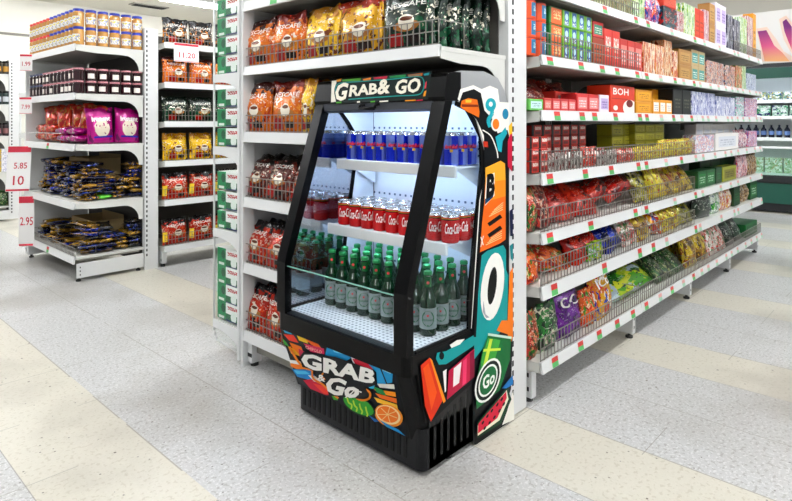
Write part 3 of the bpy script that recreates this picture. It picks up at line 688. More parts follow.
Hh.curve('1f9c96', 6, (200, 128), (350, 118), (480, 108), (580, 96), (632, 98), (648, 130), (640, 175), (610, 198), (500, 204), (350, 214), (220, 224)); Hh.curve('1f9c96', 6, (200, 128), (160, 138), (148, 165), (152, 205), (170, 222)); Hh.line('1f9c96', 4, (560, 88), (630, 84))
Hh.poly('d94a5a', (655, 130), (664, 120), (660, 160), (650, 165)); Hh.poly('e8a020', (650, 180), (662, 172), (656, 205), (642, 208))
for t, q in (('G', ((150, 138), (218, 132), (210, 222), (150, 232))), ('RAB', ((226, 148), (376, 134), (384, 190), (226, 206))), ('&', ((386, 118), (448, 110), (450, 186), (388, 194))), ('GO', ((490, 118), (628, 104), (626, 180), (490, 192)))):
    Hh.text(t, 'f3eee0', *q, off=.035, shear=.15)
Hh.mb.obj('header_artwork', COOL)
mb = MB(); mb.tube([(.33, .25, 1.38), (.33, .195, 1.375), (.33, .19, 1.36), (.42, .19, 1.36), (.42, .195, 1.375), (.42, .25, 1.38)], .007, BLACK); mb.obj('blind_handle', COOL)
mb = MB(); mb.prism(sh_([(.20, 1.384), (.205, 1.355), (.23, 1.345), (.30, 1.358), (.31, 1.384)]), .06, CW - .06, 'x', mat('blind_cassette', '#3c4048', .4)); mb.obj('blind_cassette', COOL)
# interior
def perf(p):
    p.lay(hexc('#46607c'), (p.x.mod(.036) - .018).absv().lt(.006) * (p.z.mod(.03) - .015).absv().lt(.005) * p.z.mod(.32).gt(.17))
INN = pmat('perforated_liner', '#dfe8f0', perf, .4, 0, 'Object'); LIN = mat('cooler_liner', '#dde6ee', .35)
mb = MB(); mb.box(.014, CW - .014, .59, .60, .41, 1.384, INN); mb.obj('back_liner', COOL)
for x in (.0135, CW - .0165):
    mb = MB(); mb.prism(sh_([(.369, .42), (.369, .591), (.401, .80), (.459, 1.123), (.451, 1.25), (.403, 1.31), (.35, 1.366), (.31, 1.384), (.569, 1.384), (.569, .42)]), x, x + .003, 'x', LIN); mb.obj('side_liner', COOL)
def deckp(p): p.lay(hexc('#8c97a2'), (p.x.mod(.022) - .011).absv().lt(.005) * (p.y.mod(.022) - .011).absv().lt(.005))
DECK = pmat('perforated_deck', '#f2f4f6', deckp, .35, 0, 'Object')
mb = MB(); mb.box(.03, CW - .03, .05, .569, .4685, .474, DECK); mb.box(.058, CW - .058, .012, .05, .4685, .471, mat('deck_lip', '#20242a', .3)); mb.obj('deck', COOL)
GL = glass('cooler_glass', (.94, .97, .99), .35); GLM = glass('coated_glass', (.6, .75, .9), 1.2)
for _n in GLM.node_tree.nodes:
    if _n.type == 'MATH' and _n.operation == 'MULTIPLY_ADD': _n.inputs[2].default_value = .5
GLM.node_tree.nodes['Transparent BSDF'] if 0 else None; GLE = mat('glass_edge', '#7fb3a4', .2)
mb = MB(); mb.box(.056, CW - .06, .012, .018, .472, .672, GL); mb.box(.056, CW - .06, .0115, .0185, .672, .675, GLE); mb.obj('front_glass', COOL)
sg = sh_([(.037, .472), (.037, .69), (.05, .73), (.245, 1.36), (.262, 1.384), (.275, 1.384), (.35, 1.364), (.40, 1.31), (.449, 1.25), (.457, 1.123), (.40, .80), (.367, .591), (.367, .472)])
for x in (.004, CW - .008):
    mb = MB(); mb.prism(sg, x, x + .004, 'x', GL if x > .1 else GLM); pane = mb.obj('side_glass', COOL)
    mb = MB(); q = sg[5:]
    for i in range(len(q) - 1):
        a, b = q[i], q[i + 1]; L = math.hypot(b[0] - a[0], b[1] - a[1]); nx, nz = (b[1] - a[1]) / L * .017, -(b[0] - a[0]) / L * .017
        mb.prism([a, b, (b[0] - nx * -1, b[1] - nz * -1), (a[0] + nx, a[1] + nz)], x - .003, x + .0065, 'x', BLACK)
    mb.prism([(.052, .468), (.37, .468), (.37, .478), (.052, .478)], x - .002, x + .006, 'x', BLACK); mb.obj('glass_seal', COOL)
SHZ = [1.127, .827]; SHY = [1.858 - CX, 1.802 - CX]
for z, y in zip(SHZ, SHY):
    mb = MB(); mb.box(.035, CW - .035, y + .016, .565, z - .012, z - .004, LIN); sh = mb.obj('shelf', COOL)
    mb = MB(); mb.box(.033, CW - .033, y, y + .016, z - .046, z + .002, WHITE, .003); mb.obj('price_rail', sh)
    for x in (.05, CW - .055):
        mb = MB(); mb.prism([(y + .03, z - .013), (.56, z - .013), (.56, z - .13)], x, x + .004, 'x', LIN); mb.obj('bracket', sh)
LED = mat('cooler_led', '#ffffff', .5, emit='#cfe2ff', es=52)
mb = MB(); mb.box(.07, CW - .07, .315, .335, 1.372, 1.383, LED); mb.obj('lamp', COOL)
for z, y in zip(SHZ, SHY):
    mb = MB(); mb.box(.06, CW - .06, y + .02, y + .028, z - .020, z - .0125, mat('cooler_led2', '#ffffff', .5, emit='#cfe2ff', es=36)); mb.obj('lamp', COOL)

# ---- cans and bottles in the cooler
def can_prof(r, h): return [(r * .8, 0), (r * .9, .002), (r, h * .08), (r, h * .9), (r * .86, h * .97), (r * .88, h), (r * .8, h), (r * .78, h - .003), (.001, h - .003)]
SILV = mat('can_silver', '#c4c7cc', .22, .9)
def rb(p):
    a = p.x.gt(.5).absv()
    q = (p.x.gt(.5) - p.z.gt(.5)).absv(); p.lay(hexc('#a9bbe6'), q * .55)
    p.lay(hexc('#d6203a'), p.rect(.08, .92, .52, .60) * p.noise(18, .42)); p.lay(hexc('#f2c21c'), p.rect(.4, .6, .42, .5))
RB = pmat('energy_can_print', '#1640cc', rb, .25, .55)
CK = mat('cola_red', '#c8181e', .25, .35)
def dr(p): p.lay(hexc('#1a1a1a'), p.z.gt(.80) * p.z.lt(.84)); p.lay(hexc('#d9b23a'), p.z.gt(.84) * p.z.lt(.86)); 
CK = pmat('cola_print', '#cf171f', dr, .25, .3)
def wrap_text(mb, t, r, z0, z1, span, m, rot90=False, a0=-PI / 2):
    if rot90: text_on(mb, t, lambda u, v: ((r) * math.cos(a0 + (v - .5) * -span), r * math.sin(a0 + (v - .5) * -span), z0 + (z1 - z0) * u), m, .012, .3)
    else: text_on(mb, t, lambda u, v: (r * math.cos(a0 + (u - .5) * span), r * math.sin(a0 + (u - .5) * span), z0 + (z1 - z0) * v), m, .012, .3)
FACE = -PI / 2 + .0
def make_cans(nm, dia, h, mats, cols, rows, z, group, desc, cat, text=None, shelfn=''):
    proto = None
    ncol = len(cols)
    for r, X in enumerate(rows):
        for c, Y in enumerate(cols):
            lb = '%s, %s from left, %s, %s' % (desc, ORD[c], 'front row' if r == 0 else '%s row back' % ORD[r], shelfn)
            loc = (X, Y, z); rot = (0, 0, -PI / 2 + .75 + rnd.uniform(-.3, .3))
            if proto is None:
                mb = MB(); pr = can_prof(dia / 2, h); mb.lathe(pr, 20, mats, mfun=lambda j: mats if j in (1, 2) else SILV)
                if text: text(mb)
                proto = put(nm, mb.mesh(nm), None, loc, rot, lb, cat, group)
            else: clone(proto, loc, rot, lb)
zs1 = SHZ[0] - .0035
def rbt(mb): wrap_text(mb, 'Red Bull', .0312, .075, .088, 1.8, mat('energy_red', '#e0203a', .3))
make_cans('energy_drink_can', .061, .138, RB, [2.062 - .0655 * i for i in range(10)], [1.905 + .064 * r for r in range(3)], zs1, 'energy drink cans on the top cooler shelf', 'blue energy drink can', 'drink can', rbt, "cooler's top shelf")
def ckt(mb): wrap_text(mb, 'Coca-Cola', .0372, .04, .08, 1.7, TWH)
make_cans('cola_can', .074, .115, CK, [2.062 - .0775 * i for i in range(9)], [1.86 + .077 * r for r in range(3)], SHZ[1] - .0035, 'cola cans on the middle cooler shelf', 'red cola can', 'drink can', ckt, "cooler's middle shelf")
BG = mat('bottle_green', '#062b14', .1, 0, .45); BN = mat('bottle_neck_foil', '#0b5a2a', .25, .3); BL = mat('bottle_label', '#87928f', .45); CAPM = mat('bottle_cap', '#1f8a4a', .3, .4)
def nt_glassy(m, c):
    pass
nt_glassy(BG, 0)
GOV = mat('label_green', '#12633a', .4); STAR = mat('label_star', '#d8222c', .4)
proto = None
bcols = [2.045 - .0712 * i for i in range(9)]
for r in range(4):
    for c, Y in enumerate(bcols):
        X = 1.762 + .078 * r
        lb = 'green beer bottle, %s from left, %s, on the cooler floor' % (ORD[c], 'front row' if r == 0 else '%s row back' % ORD[r])
        loc = (X, Y, .4745); rot = (0, 0, -PI / 2 + .7)
        if proto is None:
            mb = MB(); mb.lathe([(.028, 0), (.0325, .004), (.033, .13), (.031, .145), (.02, .168), (.0155, .19), (.0135, .232), (.0145, .234), (.0145, .24)], 18, BG)
            proto = put('beer_bottle', mb.mesh('beer_bottle'), None, loc, rot, lb, 'beer bottle', 'green beer bottles on the cooler floor')
            mb = MB(); mb.lathe([(.0338, .03), (.0338, .11)], 18, BL)
            for q in range(18):
                pass
            def onb(a, z, rr=.0346): return (rr * math.sin(a), -rr * math.cos(a), z)
            n = 20; mb.add([onb(.75 * math.cos(2 * PI * k / n), .071 + .03 * math.sin(2 * PI * k / n)) for k in range(n)], [tuple(range(n))], GOV)
            mb.add([onb(.6 * math.cos(2 * PI * k / n), .071 + .024 * math.sin(2 * PI * k / n), .035) for k in range(n)], [tuple(range(n))], BL)
            text_on(mb, 'Heineken', lambda u, v: onb(-.7 + 1.4 * u, .062 + .011 * v, .0354), GOV, .012)
            mb.add([onb(.16 * math.cos(PI / 2 + 4 * PI * k / 5) , .084 + .006 * math.sin(PI / 2 + 4 * PI * k / 5), .0356) for k in range(5)], [(0, 1, 2, 3, 4)], STAR)
            mb.obj('label', proto)
            mb = MB(); mb.lathe([(.0162, .188), (.0142, .228)], 14, BN); mb.add([(.006 * math.cos(2 * PI * k / 10), -.0158, .205 + .006 * math.sin(2 * PI * k / 10)) for k in range(10)], [tuple(range(10))], STAR); mb.obj('neck_label', proto)
            mb = MB(); mb.lathe([(.0165, .234), (.0165, .246), (.012, .25)], 14, CAPM); mb.obj('cap', proto)
        else: clone(proto, loc, rot, lb)
# ================================================================== RIGHT AISLE GROCERIES
def V2(n): return n
PK = {}
def pk(key, kind, base, cols, **kw):
    if kind == 'b': PK[key] = busy('pack_' + key, base, cols, **kw)
    else: PK[key] = carton('pack_' + key, base, *cols)
pk('canister', 'b', '#e5641e', [], rough=.3)
PK['canister'] = pmat('pack_canister2', '#e8681c', lambda p: (p.lay(hexc('#2a86ae'), p.rect(.3, 1.0, .12, .88)), p.lay(hexc('#d6ecf2'), p.rect(.45, .85, .4, .7) * p.noise(12, .48)), p.lay(hexc('#c4431a'), p.z.gt(.93))), .4)
PK['orangebox'] = pmat('pack_orangebox', '#e97a2c', lambda p: (p.lay(hexc('#2f8d3c'), p.rect(-1, .14, -1, 2)), p.lay(hexc('#f2d9a8'), p.rect(.3, .9, .3, .8) * p.noise(10, .5)), p.lay(hexc('#1f6b30'), p.z.gt(.92))), .4)
PK['greenbox'] = pmat('pack_greenbox', '#8cc63a', lambda p: (p.lay(hexc('#2a6fb8'), p.rect(.25, .82, .1, .95)), p.lay(hexc('#cfe8f4'), p.circ(.53, .6, .2)), p.lay(hexc('#f4f6f2'), p.rect(.3, .78, .12, .35) * p.noise(14, .5)), p.lay(hexc('#3a8a2c'), p.z.gt(.94))), .4)
pk('mintbox', 'c', '#d0484a', ('#3a9a80', '#e8ece4'))
pk('redbox', 'c', '#d5412f', ('#e2563f', '#f4ded2'))
pk('brownbox', 'c', '#a84a20', ('#c4602a', '#5a2412'), )
pk('pinkbox', 'c', '#cf3a3a', ('#e8a2a0', '#f6eef0'))
pk('lilacbox', 'c', '#e9e4f0', ('#c9b8dc', '#7a5ea8'))
pk('orangepk', 'b', '#d9702c', ['#f4ead8', '#b23a20', '#e8b24a'], sc=3, s3=(1, 1, .8))
pk('creampk', 'b', '#efe2c4', ['#dd8a3a', '#a85a2a'], sc=6)
pk('tan', 'c', '#b98f52', ('#c7a467', '#7d5a2c'))
pk('tanteal', 'c', '#c8b28a', ('#5aa8a2', '#eef2ee'))
pk('multi', 'b', '#e4cfc0', ['#d98a6a', '#3a3540', '#6a7fa8', '#f0ece8'], sc=5)
pk('greenorange', 'b', '#3fa04a', ['#e8762a', '#f2e0c0', '#b0302a'], sc=5)
pk('paleblue', 'b', '#dfe4ee', ['#9aa6c8', '#f6f6f8', '#5a6a98'], sc=6, s3=(2, 1, .6))
pk('mintlow', 'c', '#7cc46a', ('#d6ecf0', '#2a7a6a'))
pk('darkred', 'b', '#8f2018', ['#c4402c', '#5a120e', '#e6b8a0'], sc=4)
pk('pinkred', 'c', '#c93a2c', ('#e79a92', '#f8ecec'))
pk('bohbox', 'c', '#e4502a', ('#e4502a', '#f6d8c8'), stripes=False) if 0 else None
PK['bohbox'] = pmat('pack_bohbox', '#df4f28', lambda p: (p.lay(hexc('#f4efe8'), p.circ(.8, .2, .3)), p.lay(hexc('#8a2414'), p.circ(.78, .36, .14)), p.lay(hexc('#f4efe8'), p.circ(.2, .18, .09)), p.lay(hexc('#b8341c'), p.rect(.05, .7, .5, .53))), .4)
pk('gold', 'c', '#dfa512', ('#e8b31c', '#a86a10'))
pk('goldwhite', 'c', '#e3a81c', ('#f4f2ea', '#b0a8c8'))
pk('blackbox', 'c', '#15181a', ('#1c2220', '#7a7a68'))
pk('lilacpk', 'b', '#e4e4f2', ['#a8aed6', '#f6f6fb', '#8088c0'], sc=3, s3=(1, 1, .7))
pk('tealpink', 'b', '#d8ecea', ['#58b0a8', '#e08ab8', '#f4f2f6'], sc=5)
pk('pinkpk', 'b', '#efdcea', ['#d870a8', '#8a7ac0', '#f6f2f8', '#e8a060'], sc=5)
PK['bohsmall'] = pmat('pack_bohsmall', '#c63a24', lambda p: (p.lay(hexc('#1a1514'), p.rect(.0, .2, -1, 2)), p.lay(hexc('#ead8cc'), p.rect(.3, .85, .55, .8) * p.noise(16, .45)), p.lay(hexc('#8a2a1c'), p.rect(.3, .8, .15, .4))), .4)
pk('silver', 'b', '#a8a29e', ['#d8d6d2', '#8a2a22', '#4c4644'], sc=2.2, metal=.3, s3=(1, 1, .6))
pk('redpk', 'b', '#cc2f20', ['#e85a34', '#f2ded4', '#7a140e'], sc=4)
pk('yellowgreen', 'c', '#a9a41c', ('#bcb62a', '#5a5210'))
pk('yellowpk', 'b', '#d9cc1e', ['#f2ea5a', '#a88a14', '#c8401e'], sc=5)
pk('whitebox', 'c', '#eceae8', ('#dfe2e8', '#b8bcc8'))
pk('whitecol', 'b', '#f0ecee', ['#e0a0a8', '#a8b8e0', '#f8f8f8'], sc=7)
pk('pinkbook', 'b', '#e8d4d8', ['#c84a5a', '#f6f2f2', '#4a6a9a'], sc=6, s3=(2.5, 1, .5))
pk('greenred', 'b', '#1f5a2a', ['#c8301e', '#2f9a3a', '#e8a080'], sc=5)
pk('redbag', 'b', '#c0200f', ['#e04a22', '#7a120a'], sc=3, th=.56, rough=.22)
pk('yellowbag', 'b', '#b8941a', ['#e6d43a', '#6a4a14', '#a0401c'], sc=3)
pk('olivebag', 'b', '#8f8a1e', ['#c4c02a', '#4a4a14', '#d8d2b0'], sc=3, rough=.24)
pk('greenbag', 'b', '#17502c', ['#3f9a48', '#0c2a18', '#d8d2c0'], sc=4)
pk('greencarton', 'c', '#1c6a38', ('#2f8a4a', '#d8e8da'))
pk('olive', 'c', '#a5a83a', ('#8a8430', '#2a2a14'))
pk('darkgreen', 'c', '#0f5226', ('#146030', '#2f8a4a'))
pk('orangebag', 'b', '#d84a14', ['#f08a2a', '#a82408', '#5a9a2c', '#f4d8b0'], sc=3.4, rough=.24)
pk('bluebag', 'b', '#12309a', ['#1c4ac0', '#0c1c58'], sc=3, rough=.24)
pk('whitered', 'b', '#e8dcd4', ['#d0402c', '#3a8a3a', '#f6f4f0'], sc=5)
pk('blackgreen', 'b', '#0f2417', ['#1f4a2c', '#c8d0c4'], sc=5, th=.6)
pk('whitegreen', 'b', '#e6ece2', ['#4aa83a', '#f4f6f2', '#2a6a8a'], sc=4)
pk('rwy', 'b', '#efe4d8', ['#c8241c', '#e8c02a', '#f6f2ee'], sc=4, s3=(1.4, 1, .8))
pk('brownpk', 'b', '#8a6a40', ['#c8a878', '#4a3018', '#d8d0c0'], sc=5)
pk('purplebag', 'b', '#6a1a8a', ['#8a3aa8', '#4a0f66'], sc=3, rough=.24)
pk('snackbag', 'b', '#e0b01c', ['#d83a1c', '#f4efe0', '#2a4ab0'], sc=3.6, rough=.26)
pk('limebag', 'b', '#6ab82a', ['#d8e03a', '#2a7a2a', '#c8d8e0'], sc=2.6, rough=.26)
pk('darkherb', 'b', '#1c4020', ['#3a7a3a', '#0f2414', '#a8b080'], sc=5)
pk('greentray', 'c', '#1f7a44', ('#186a3a', '#7ac49a'))
pk('teabox', 'b', '#12525e', ['#0e3a48', '#2a8a98', '#c8302a'], sc=3)
pk('greenstripe', 'b', '#a8b070', ['#e6ead0', '#3f7a3a', '#c8803a'], sc=6, s3=(3, 1, .5))
pk('blueorange', 'b', '#3a52b8', ['#e8702a', '#e0e6f6', '#1c2a80'], sc=4)
pk('colorful', 'b', '#f0e8ea', ['#c03a6a', '#3a9a8a', '#e8a02a', '#7a50a0'], sc=6, s3=(2, 1, 1))
pk('greenwhite', 'b', '#e8f0e0', ['#4aa830', '#c8dc2a', '#f8faf4'], sc=5, s3=(1.5, 1, .8))
pk('navypk', 'b', '#3a3a6a', ['#1c1c40', '#e8e8f2'], sc=4, s3=(2, 1, .6))
pk('orangered', 'c', '#d24a20', ('#dd5a2a', '#a03010'))
protos = {}
REDT = mat('print_dkred', '#8a1410', .5)
def item(kind, key, w, h, d, cat_name):
    k = (kind, key, round(w, 2), round(h, 2), round(d, 2))
    if k in protos: return protos[k], False
    nm = cat_name
    if kind in ('box', 'slab'):
        tx = ()
        if key == 'bohbox': tx = (('BOH', .1, .72, .66, .9, TWH),)
        if key == 'bohsmall': tx = (('BOH', .3, .85, .55, .85, TWH),)
        if key == 'redbox': tx = (('BOH', .2, .8, .5, .8, TWH),)
        me = box_mesh(nm, w, h, d, PK[key], tx)
    elif kind == 'can':
        mb = MB(); mb.lathe([(w / 2 * .96, 0), (w / 2, .004), (w / 2, h * .93), (w / 2 * .97, h * .95), (w / 2 * .97, h)], 20, PK[key]); me = mb.mesh(nm)
    else:
        tx = {'snackbag': 'ICE', 'purplebag': 'CC', 'redpk': 'BOH'}.get(key)
        me = pouch_mesh(nm, w, h, d, PK[key], tx, TWH, (.2, .8, .62, .8), seed=len(protos) * 13 + 5, nu=8, nv=10)
    protos[k] = me
    return me, True
YF = 1.33 + .048
shelf_nm = ['top shelf', 'second shelf', 'third shelf', 'fourth shelf', 'fifth shelf', 'sixth shelf', 'bottom shelf']
rg = random.Random(11)
CATN = {'box': ('carton', 'carton'), 'can': ('canister', 'canister'), 'bag': ('foil_bag', 'bag'), 'pk': ('foil_packet', 'packet')}
used_labels = {}
def place(si, px0, px1, kind, key, desc, ytop=None, H=None, uw=.1, d=.09, tiers=1, back=0.0, lean=0.0, roll=0.0, rows=1, z0=0.0):
    z = SH6[si][0] + .001 + z0; Yf = YF + back; x0 = x_at(px0, Yf); x1 = min(6.78, x_at(px1, Yf))
    if ytop is not None: H = max(.03, (zat(ytop, (x0 + x1) / 2, Yf) - z) / tiers)
    n = max(1, round((x1 - x0) / uw)); w = (x1 - x0) / n
    nxt = (SH6[si - 1][0] - .07) if si else 9
    Hc = min(H / max(.3, math.cos(lean)), max(H, .33)) if kind in ('bag', 'pk') and lean < 1.2 else H
    if z + H * tiers > nxt and si: H = Hc = (nxt - z) / tiers
    name, cat = CATN[kind]
    if kind == 'pk' and si <= 2: kind = 'box'
    if key in ('greenstripe', 'orangepk', 'lilacpk', 'paleblue', 'multi'): d = .1
    for r in range(rows):
        for t in range(tiers):
            for i in range(n):
                wd = w * (.985 if kind in ('box', 'can') and name != 'foil_packet' else .93 if kind == 'box' else 1.08)
                me, new = item(kind, key, wd, Hc, d, name)
                X = x0 + w * (i + .5); Yc = Yf + d / 2 + r * (d + .006)
                zz = z + t * (H + .0008)
                if lean > 1.2: zz = z + d * .5 + t * d * .8; Yc = Yf + .02 + r * .05
                rot = (-(lean + (rg.uniform(-.05, .05) if lean else 0)), roll + (rg.uniform(-.04, .04) if kind != 'box' and kind != 'can' else 0), rg.uniform(-.05, .05) if kind in ('bag', 'pk') else rg.uniform(-.012, .012))
                parts = [desc]
                key_l = (si, desc); used_labels[key_l] = used_labels.get(key_l, 0) + 1
                num = used_labels[key_l]
                lb = '%s, %s from left, %s of right aisle' % (desc, ORD[(num - 1) % 39], shelf_nm[si])
                if tiers > 1 or rows > 1:
                    used_labels[key_l] -= 1
                    lb = '%s, %s from left, %s%s, %s of right aisle' % (desc, ORD[min(38, LC.get(key_l, 0) + i)], '%s layer' % ORD[t] if tiers > 1 else '', (' back row' if r else '') , shelf_nm[si])
                    lb = lb.replace(', ,', ',').replace(',  ', ', ').replace(' ,', ',')
                put(name, me, None, (X, Yc, zz), rot, lb, cat, '%s goods on the right aisle' % shelf_nm[si])
    LC[(si, desc)] = LC.get((si, desc), 0) + n
    if tiers > 1 or rows > 1: used_labels[(si, desc)] = used_labels.get((si, desc), 0) + n
LC = {}
P_ = place
# top shelf
P_(0, 585, 632, 'pk', 'greenstripe', 'green striped tea packet', H=.2, uw=.05, d=.05)
P_(0, 633, 645, 'pk', 'greenwhite', 'green and white packet', H=.22, uw=.09)
P_(0, 645, 662, 'bag', 'blueorange', 'blue and orange bag', H=.24, uw=.15, d=.1)
P_(0, 663, 677, 'box', 'teabox', 'dark teal box', ytop=8, uw=.3, d=.14)
P_(0, 664, 676, 'box', 'orangered', 'red box on top of dark teal box', H=.08, uw=.3, d=.12, z0=zat(8, x_at(670, YF), YF) - 1.93 + .001)
P_(0, 677.5, 684, 'pk', 'colorful', 'pink and white packet', ytop=12, uw=.06)
P_(0, 684, 695, 'pk', 'greenwhite', 'green and yellow packet', H=.24, uw=.08)
P_(0, 695, 704, 'box', 'orangered', 'orange-red box', H=.24, uw=.12)
P_(0, 704, 709, 'pk', 'pinkbook', 'pink and white packet', H=.26, uw=.08)
P_(0, 709.5, 715, 'box', 'tan', 'tan box', ytop=4, uw=.2, tiers=2)
P_(0, 716, 726, 'box', 'lilacbox', 'lilac box', ytop=5, uw=.2, tiers=2)
P_(0, 727, 733, 'pk', 'navypk', 'navy and white packet', ytop=15, uw=.12)
P_(0, 733.5, 740, 'box', 'navypk', 'navy box', ytop=20, uw=.14)
P_(0, 740.5, 747, 'pk', 'greenwhite', 'green packet', ytop=18, uw=.16)
P_(0, 747.5, 753, 'pk', 'pinkbook', 'pink packet', ytop=17, uw=.14)
P_(0, 753, 756, 'box', 'gold', 'yellow box', ytop=14, uw=.2)
# second shelf
P_(1, 528, 549, 'can', 'canister', 'orange canister with blue label', H=.088, uw=.085, d=.085, tiers=3)
P_(1, 549.5, 562, 'box', 'orangebox', 'orange and green carton', H=.088, uw=.09, tiers=3)
P_(1, 562.5, 592, 'box', 'greenbox', 'lime green carton with blue panel', H=.09, uw=.085, tiers=3)
P_(1, 592.5, 604, 'box', 'brownbox', 'brown-red carton', ytop=38, uw=.12)
P_(1, 593, 603.5, 'box', 'mintbox', 'pink carton with green panel', H=.085, uw=.12, z0=zat(38, x_at(598, YF), YF) - 1.608 + .0015)
P_(1, 604, 620, 'box', 'redbox', 'red tea carton', ytop=30, uw=.13)
P_(1, 620, 642, 'box', 'pinkred', 'pinkish red tea carton', ytop=41, uw=.12)
P_(1, 643, 664, 'pk', 'orangepk', 'orange and cream packet', ytop=44, uw=.055, d=.06)
P_(1, 642, 662, 'box', 'brownbox', 'brown carton behind orange packets', H=.2, uw=.14, back=.08)
P_(1, 664, 672, 'pk', 'creampk', 'tall cream packet', ytop=38, uw=.06)
P_(1, 672.5, 678, 'pk', 'orangepk', 'short orange packet', ytop=51, uw=.08)
P_(1, 679, 691, 'box', 'tan', 'tan carton', ytop=50, uw=.2, tiers=2)
P_(1, 691.5, 705, 'box', 'tanteal', 'tan and teal carton', ytop=51, uw=.16, tiers=2)
P_(1, 706.5, 724, 'pk', 'multi', 'peach and blue packet', ytop=62, uw=.1, d=.06)
P_(1, 725.5, 735, 'box', 'multi', 'peach and blue box', ytop=66, uw=.16)
P_(1, 735.5, 742, 'box', 'greenorange', 'orange and green box', ytop=66, uw=.12)
P_(1, 742, 746, 'pk', 'greenwhite', 'green and white packet', ytop=66, uw=.1)
P_(1, 746.5, 756, 'pk', 'paleblue', 'pale blue packet', ytop=74, uw=.09)
# third shelf
P_(2, 529, 543.5, 'box', 'mintlow', 'low mint green box', ytop=99, uw=.1)
P_(2, 544, 552, 'box', 'pinkred', 'small red box', ytop=98, uw=.1)
P_(2, 552.5, 576, 'box', 'pinkbox', 'red and pink box', ytop=99, uw=.09)
P_(2, 529, 578, 'bag', 'darkred', 'large dark red bag lying behind small boxes', H=.17, uw=.3, d=.12, back=.12, lean=.3)
P_(2, 577, 599, 'box', 'pinkbox', 'tall red and pink box', ytop=94, uw=.11)
P_(2, 555, 600, 'box', 'redbox', 'red carton in the back', ytop=93, uw=.16, back=.11)
P_(2, 600, 609, 'box', 'lilacbox', 'lilac tea box', ytop=95, uw=.1)
P_(2, 610, 635, 'box', 'bohbox', 'large orange-red tea carton', ytop=86, uw=.4, d=.14)
P_(2, 636, 652, 'box', 'gold', 'yellow carton', ytop=90, uw=.18, tiers=2)
P_(2, 653, 672, 'box', 'goldwhite', 'yellow and white carton', ytop=100, uw=.11)
P_(2, 652, 668, 'box', 'gold', 'yellow carton at the back', ytop=90, uw=.18, back=.1)
P_(2, 673, 691, 'box', 'blackbox', 'black box', ytop=87, uw=.2, d=.12)
P_(2, 692, 715, 'pk', 'lilacpk', 'white and lilac packet', ytop=90, uw=.13)
P_(2, 716, 735, 'box', 'lilacpk', 'white and lilac box', ytop=97, uw=.17)
P_(2, 736, 744, 'box', 'tealpink', 'teal and pink box', ytop=97, uw=.2, tiers=2)
P_(2, 745, 759, 'box', 'pinkpk', 'pink and lilac box', ytop=97, uw=.16, tiers=2)
# fourth shelf
P_(3, 530, 548, 'box', 'bohsmall', 'small red tea box', ytop=137, uw=.09, tiers=3)
P_(3, 532, 586, 'box', 'bohsmall', 'small red tea box at back', H=.07, uw=.1, tiers=4, back=.12)
P_(3, 549, 584, 'pk', 'silver', 'silver and red sachet', H=.085, uw=.042, d=.03)
P_(3, 585, 598, 'pk', 'redpk', 'red tea packet', ytop=147, uw=.09, d=.05)
P_(3, 599, 618, 'pk', 'silver', 'silver sachet beside red packet', H=.08, uw=.05, d=.03)
P_(3, 600, 607, 'pk', 'redpk', 'narrow red packet', H=.09, uw=.07, d=.04, back=.05)
P_(3, 619, 636, 'pk', 'redpk', 'wide red packet', H=.08, uw=.12, d=.05)
P_(3, 612, 634, 'box', 'yellowgreen', 'olive yellow tea box', H=.075, uw=.18, tiers=3, back=.14, d=.1)
P_(3, 635, 664, 'box', 'yellowgreen', 'olive yellow tea carton', H=.062, uw=.2, tiers=4, back=.1, d=.12)
P_(3, 637, 663, 'pk', 'yellowpk', 'bright yellow packet', H=.08, uw=.08, d=.05)
P_(3, 664, 694, 'pk', 'yellowpk', 'yellow packet', ytop=139, uw=.12, d=.07)
P_(3, 695, 714, 'box', 'whitecol', 'white and pastel box', ytop=135, uw=.24)
P_(3, 696, 735, 'box', 'whitebox', 'white box at the back', ytop=123, uw=.22, back=.1)
P_(3, 716, 738, 'box', 'whitebox', 'large white box', ytop=133, uw=.6, d=.13)
P_(3, 739, 748, 'pk', 'pinkbook', 'white packet with pink stripes', ytop=130, uw=.11)
P_(3, 749, 761, 'box', 'pinkpk', 'pink and white box', ytop=131, uw=.15)
# fifth shelf
P_(4, 529, 540, 'bag', 'greenred', 'green and red bag', H=.2, uw=.16, d=.08, rows=2)
P_(4, 541, 556, 'bag', 'darkred', 'dark red bag', H=.2, uw=.14, d=.08, lean=.25)
P_(4, 557, 606, 'bag', 'redbag', 'glossy red bag', H=.24, uw=.26, d=.11, lean=.55, roll=.12)
P_(4, 596, 640, 'bag', 'redbag', 'crumpled glossy red bag', H=.24, uw=.3, d=.12, lean=.7, roll=-.25, z0=.06, back=.02)
P_(4, 641, 654, 'bag', 'olivebag', 'olive yellow bag', H=.2, uw=.17, d=.08, lean=.3)
P_(4, 654, 668, 'bag', 'yellowpk', 'yellow bag', H=.22, uw=.17, d=.08, lean=.15)
P_(4, 656, 674, 'box', 'tan', 'tan box with red stripes', H=.2, uw=.2, back=.12)
P_(4, 670, 697, 'bag', 'yellowbag', 'yellow and brown bag', H=.18, uw=.2, d=.08, lean=.5)
P_(4, 698, 715, 'box', 'greencarton', 'low green box', ytop=170, uw=.26, d=.1)
P_(4, 716, 722, 'box', 'darkgreen', 'green box', ytop=167, uw=.2)
P_(4, 723, 736, 'box', 'olive', 'olive box', ytop=166, uw=.4)
P_(4, 700, 738, 'box', 'darkgreen', 'tall dark green box at back', ytop=153, uw=.3, back=.12)
P_(4, 738.5, 748, 'pk', 'pinkbook', 'white and red booklet packet', ytop=153, uw=.09, d=.05)
P_(4, 748.5, 761, 'pk', 'brownpk', 'brown and white packet', ytop=152, uw=.1, d=.05)
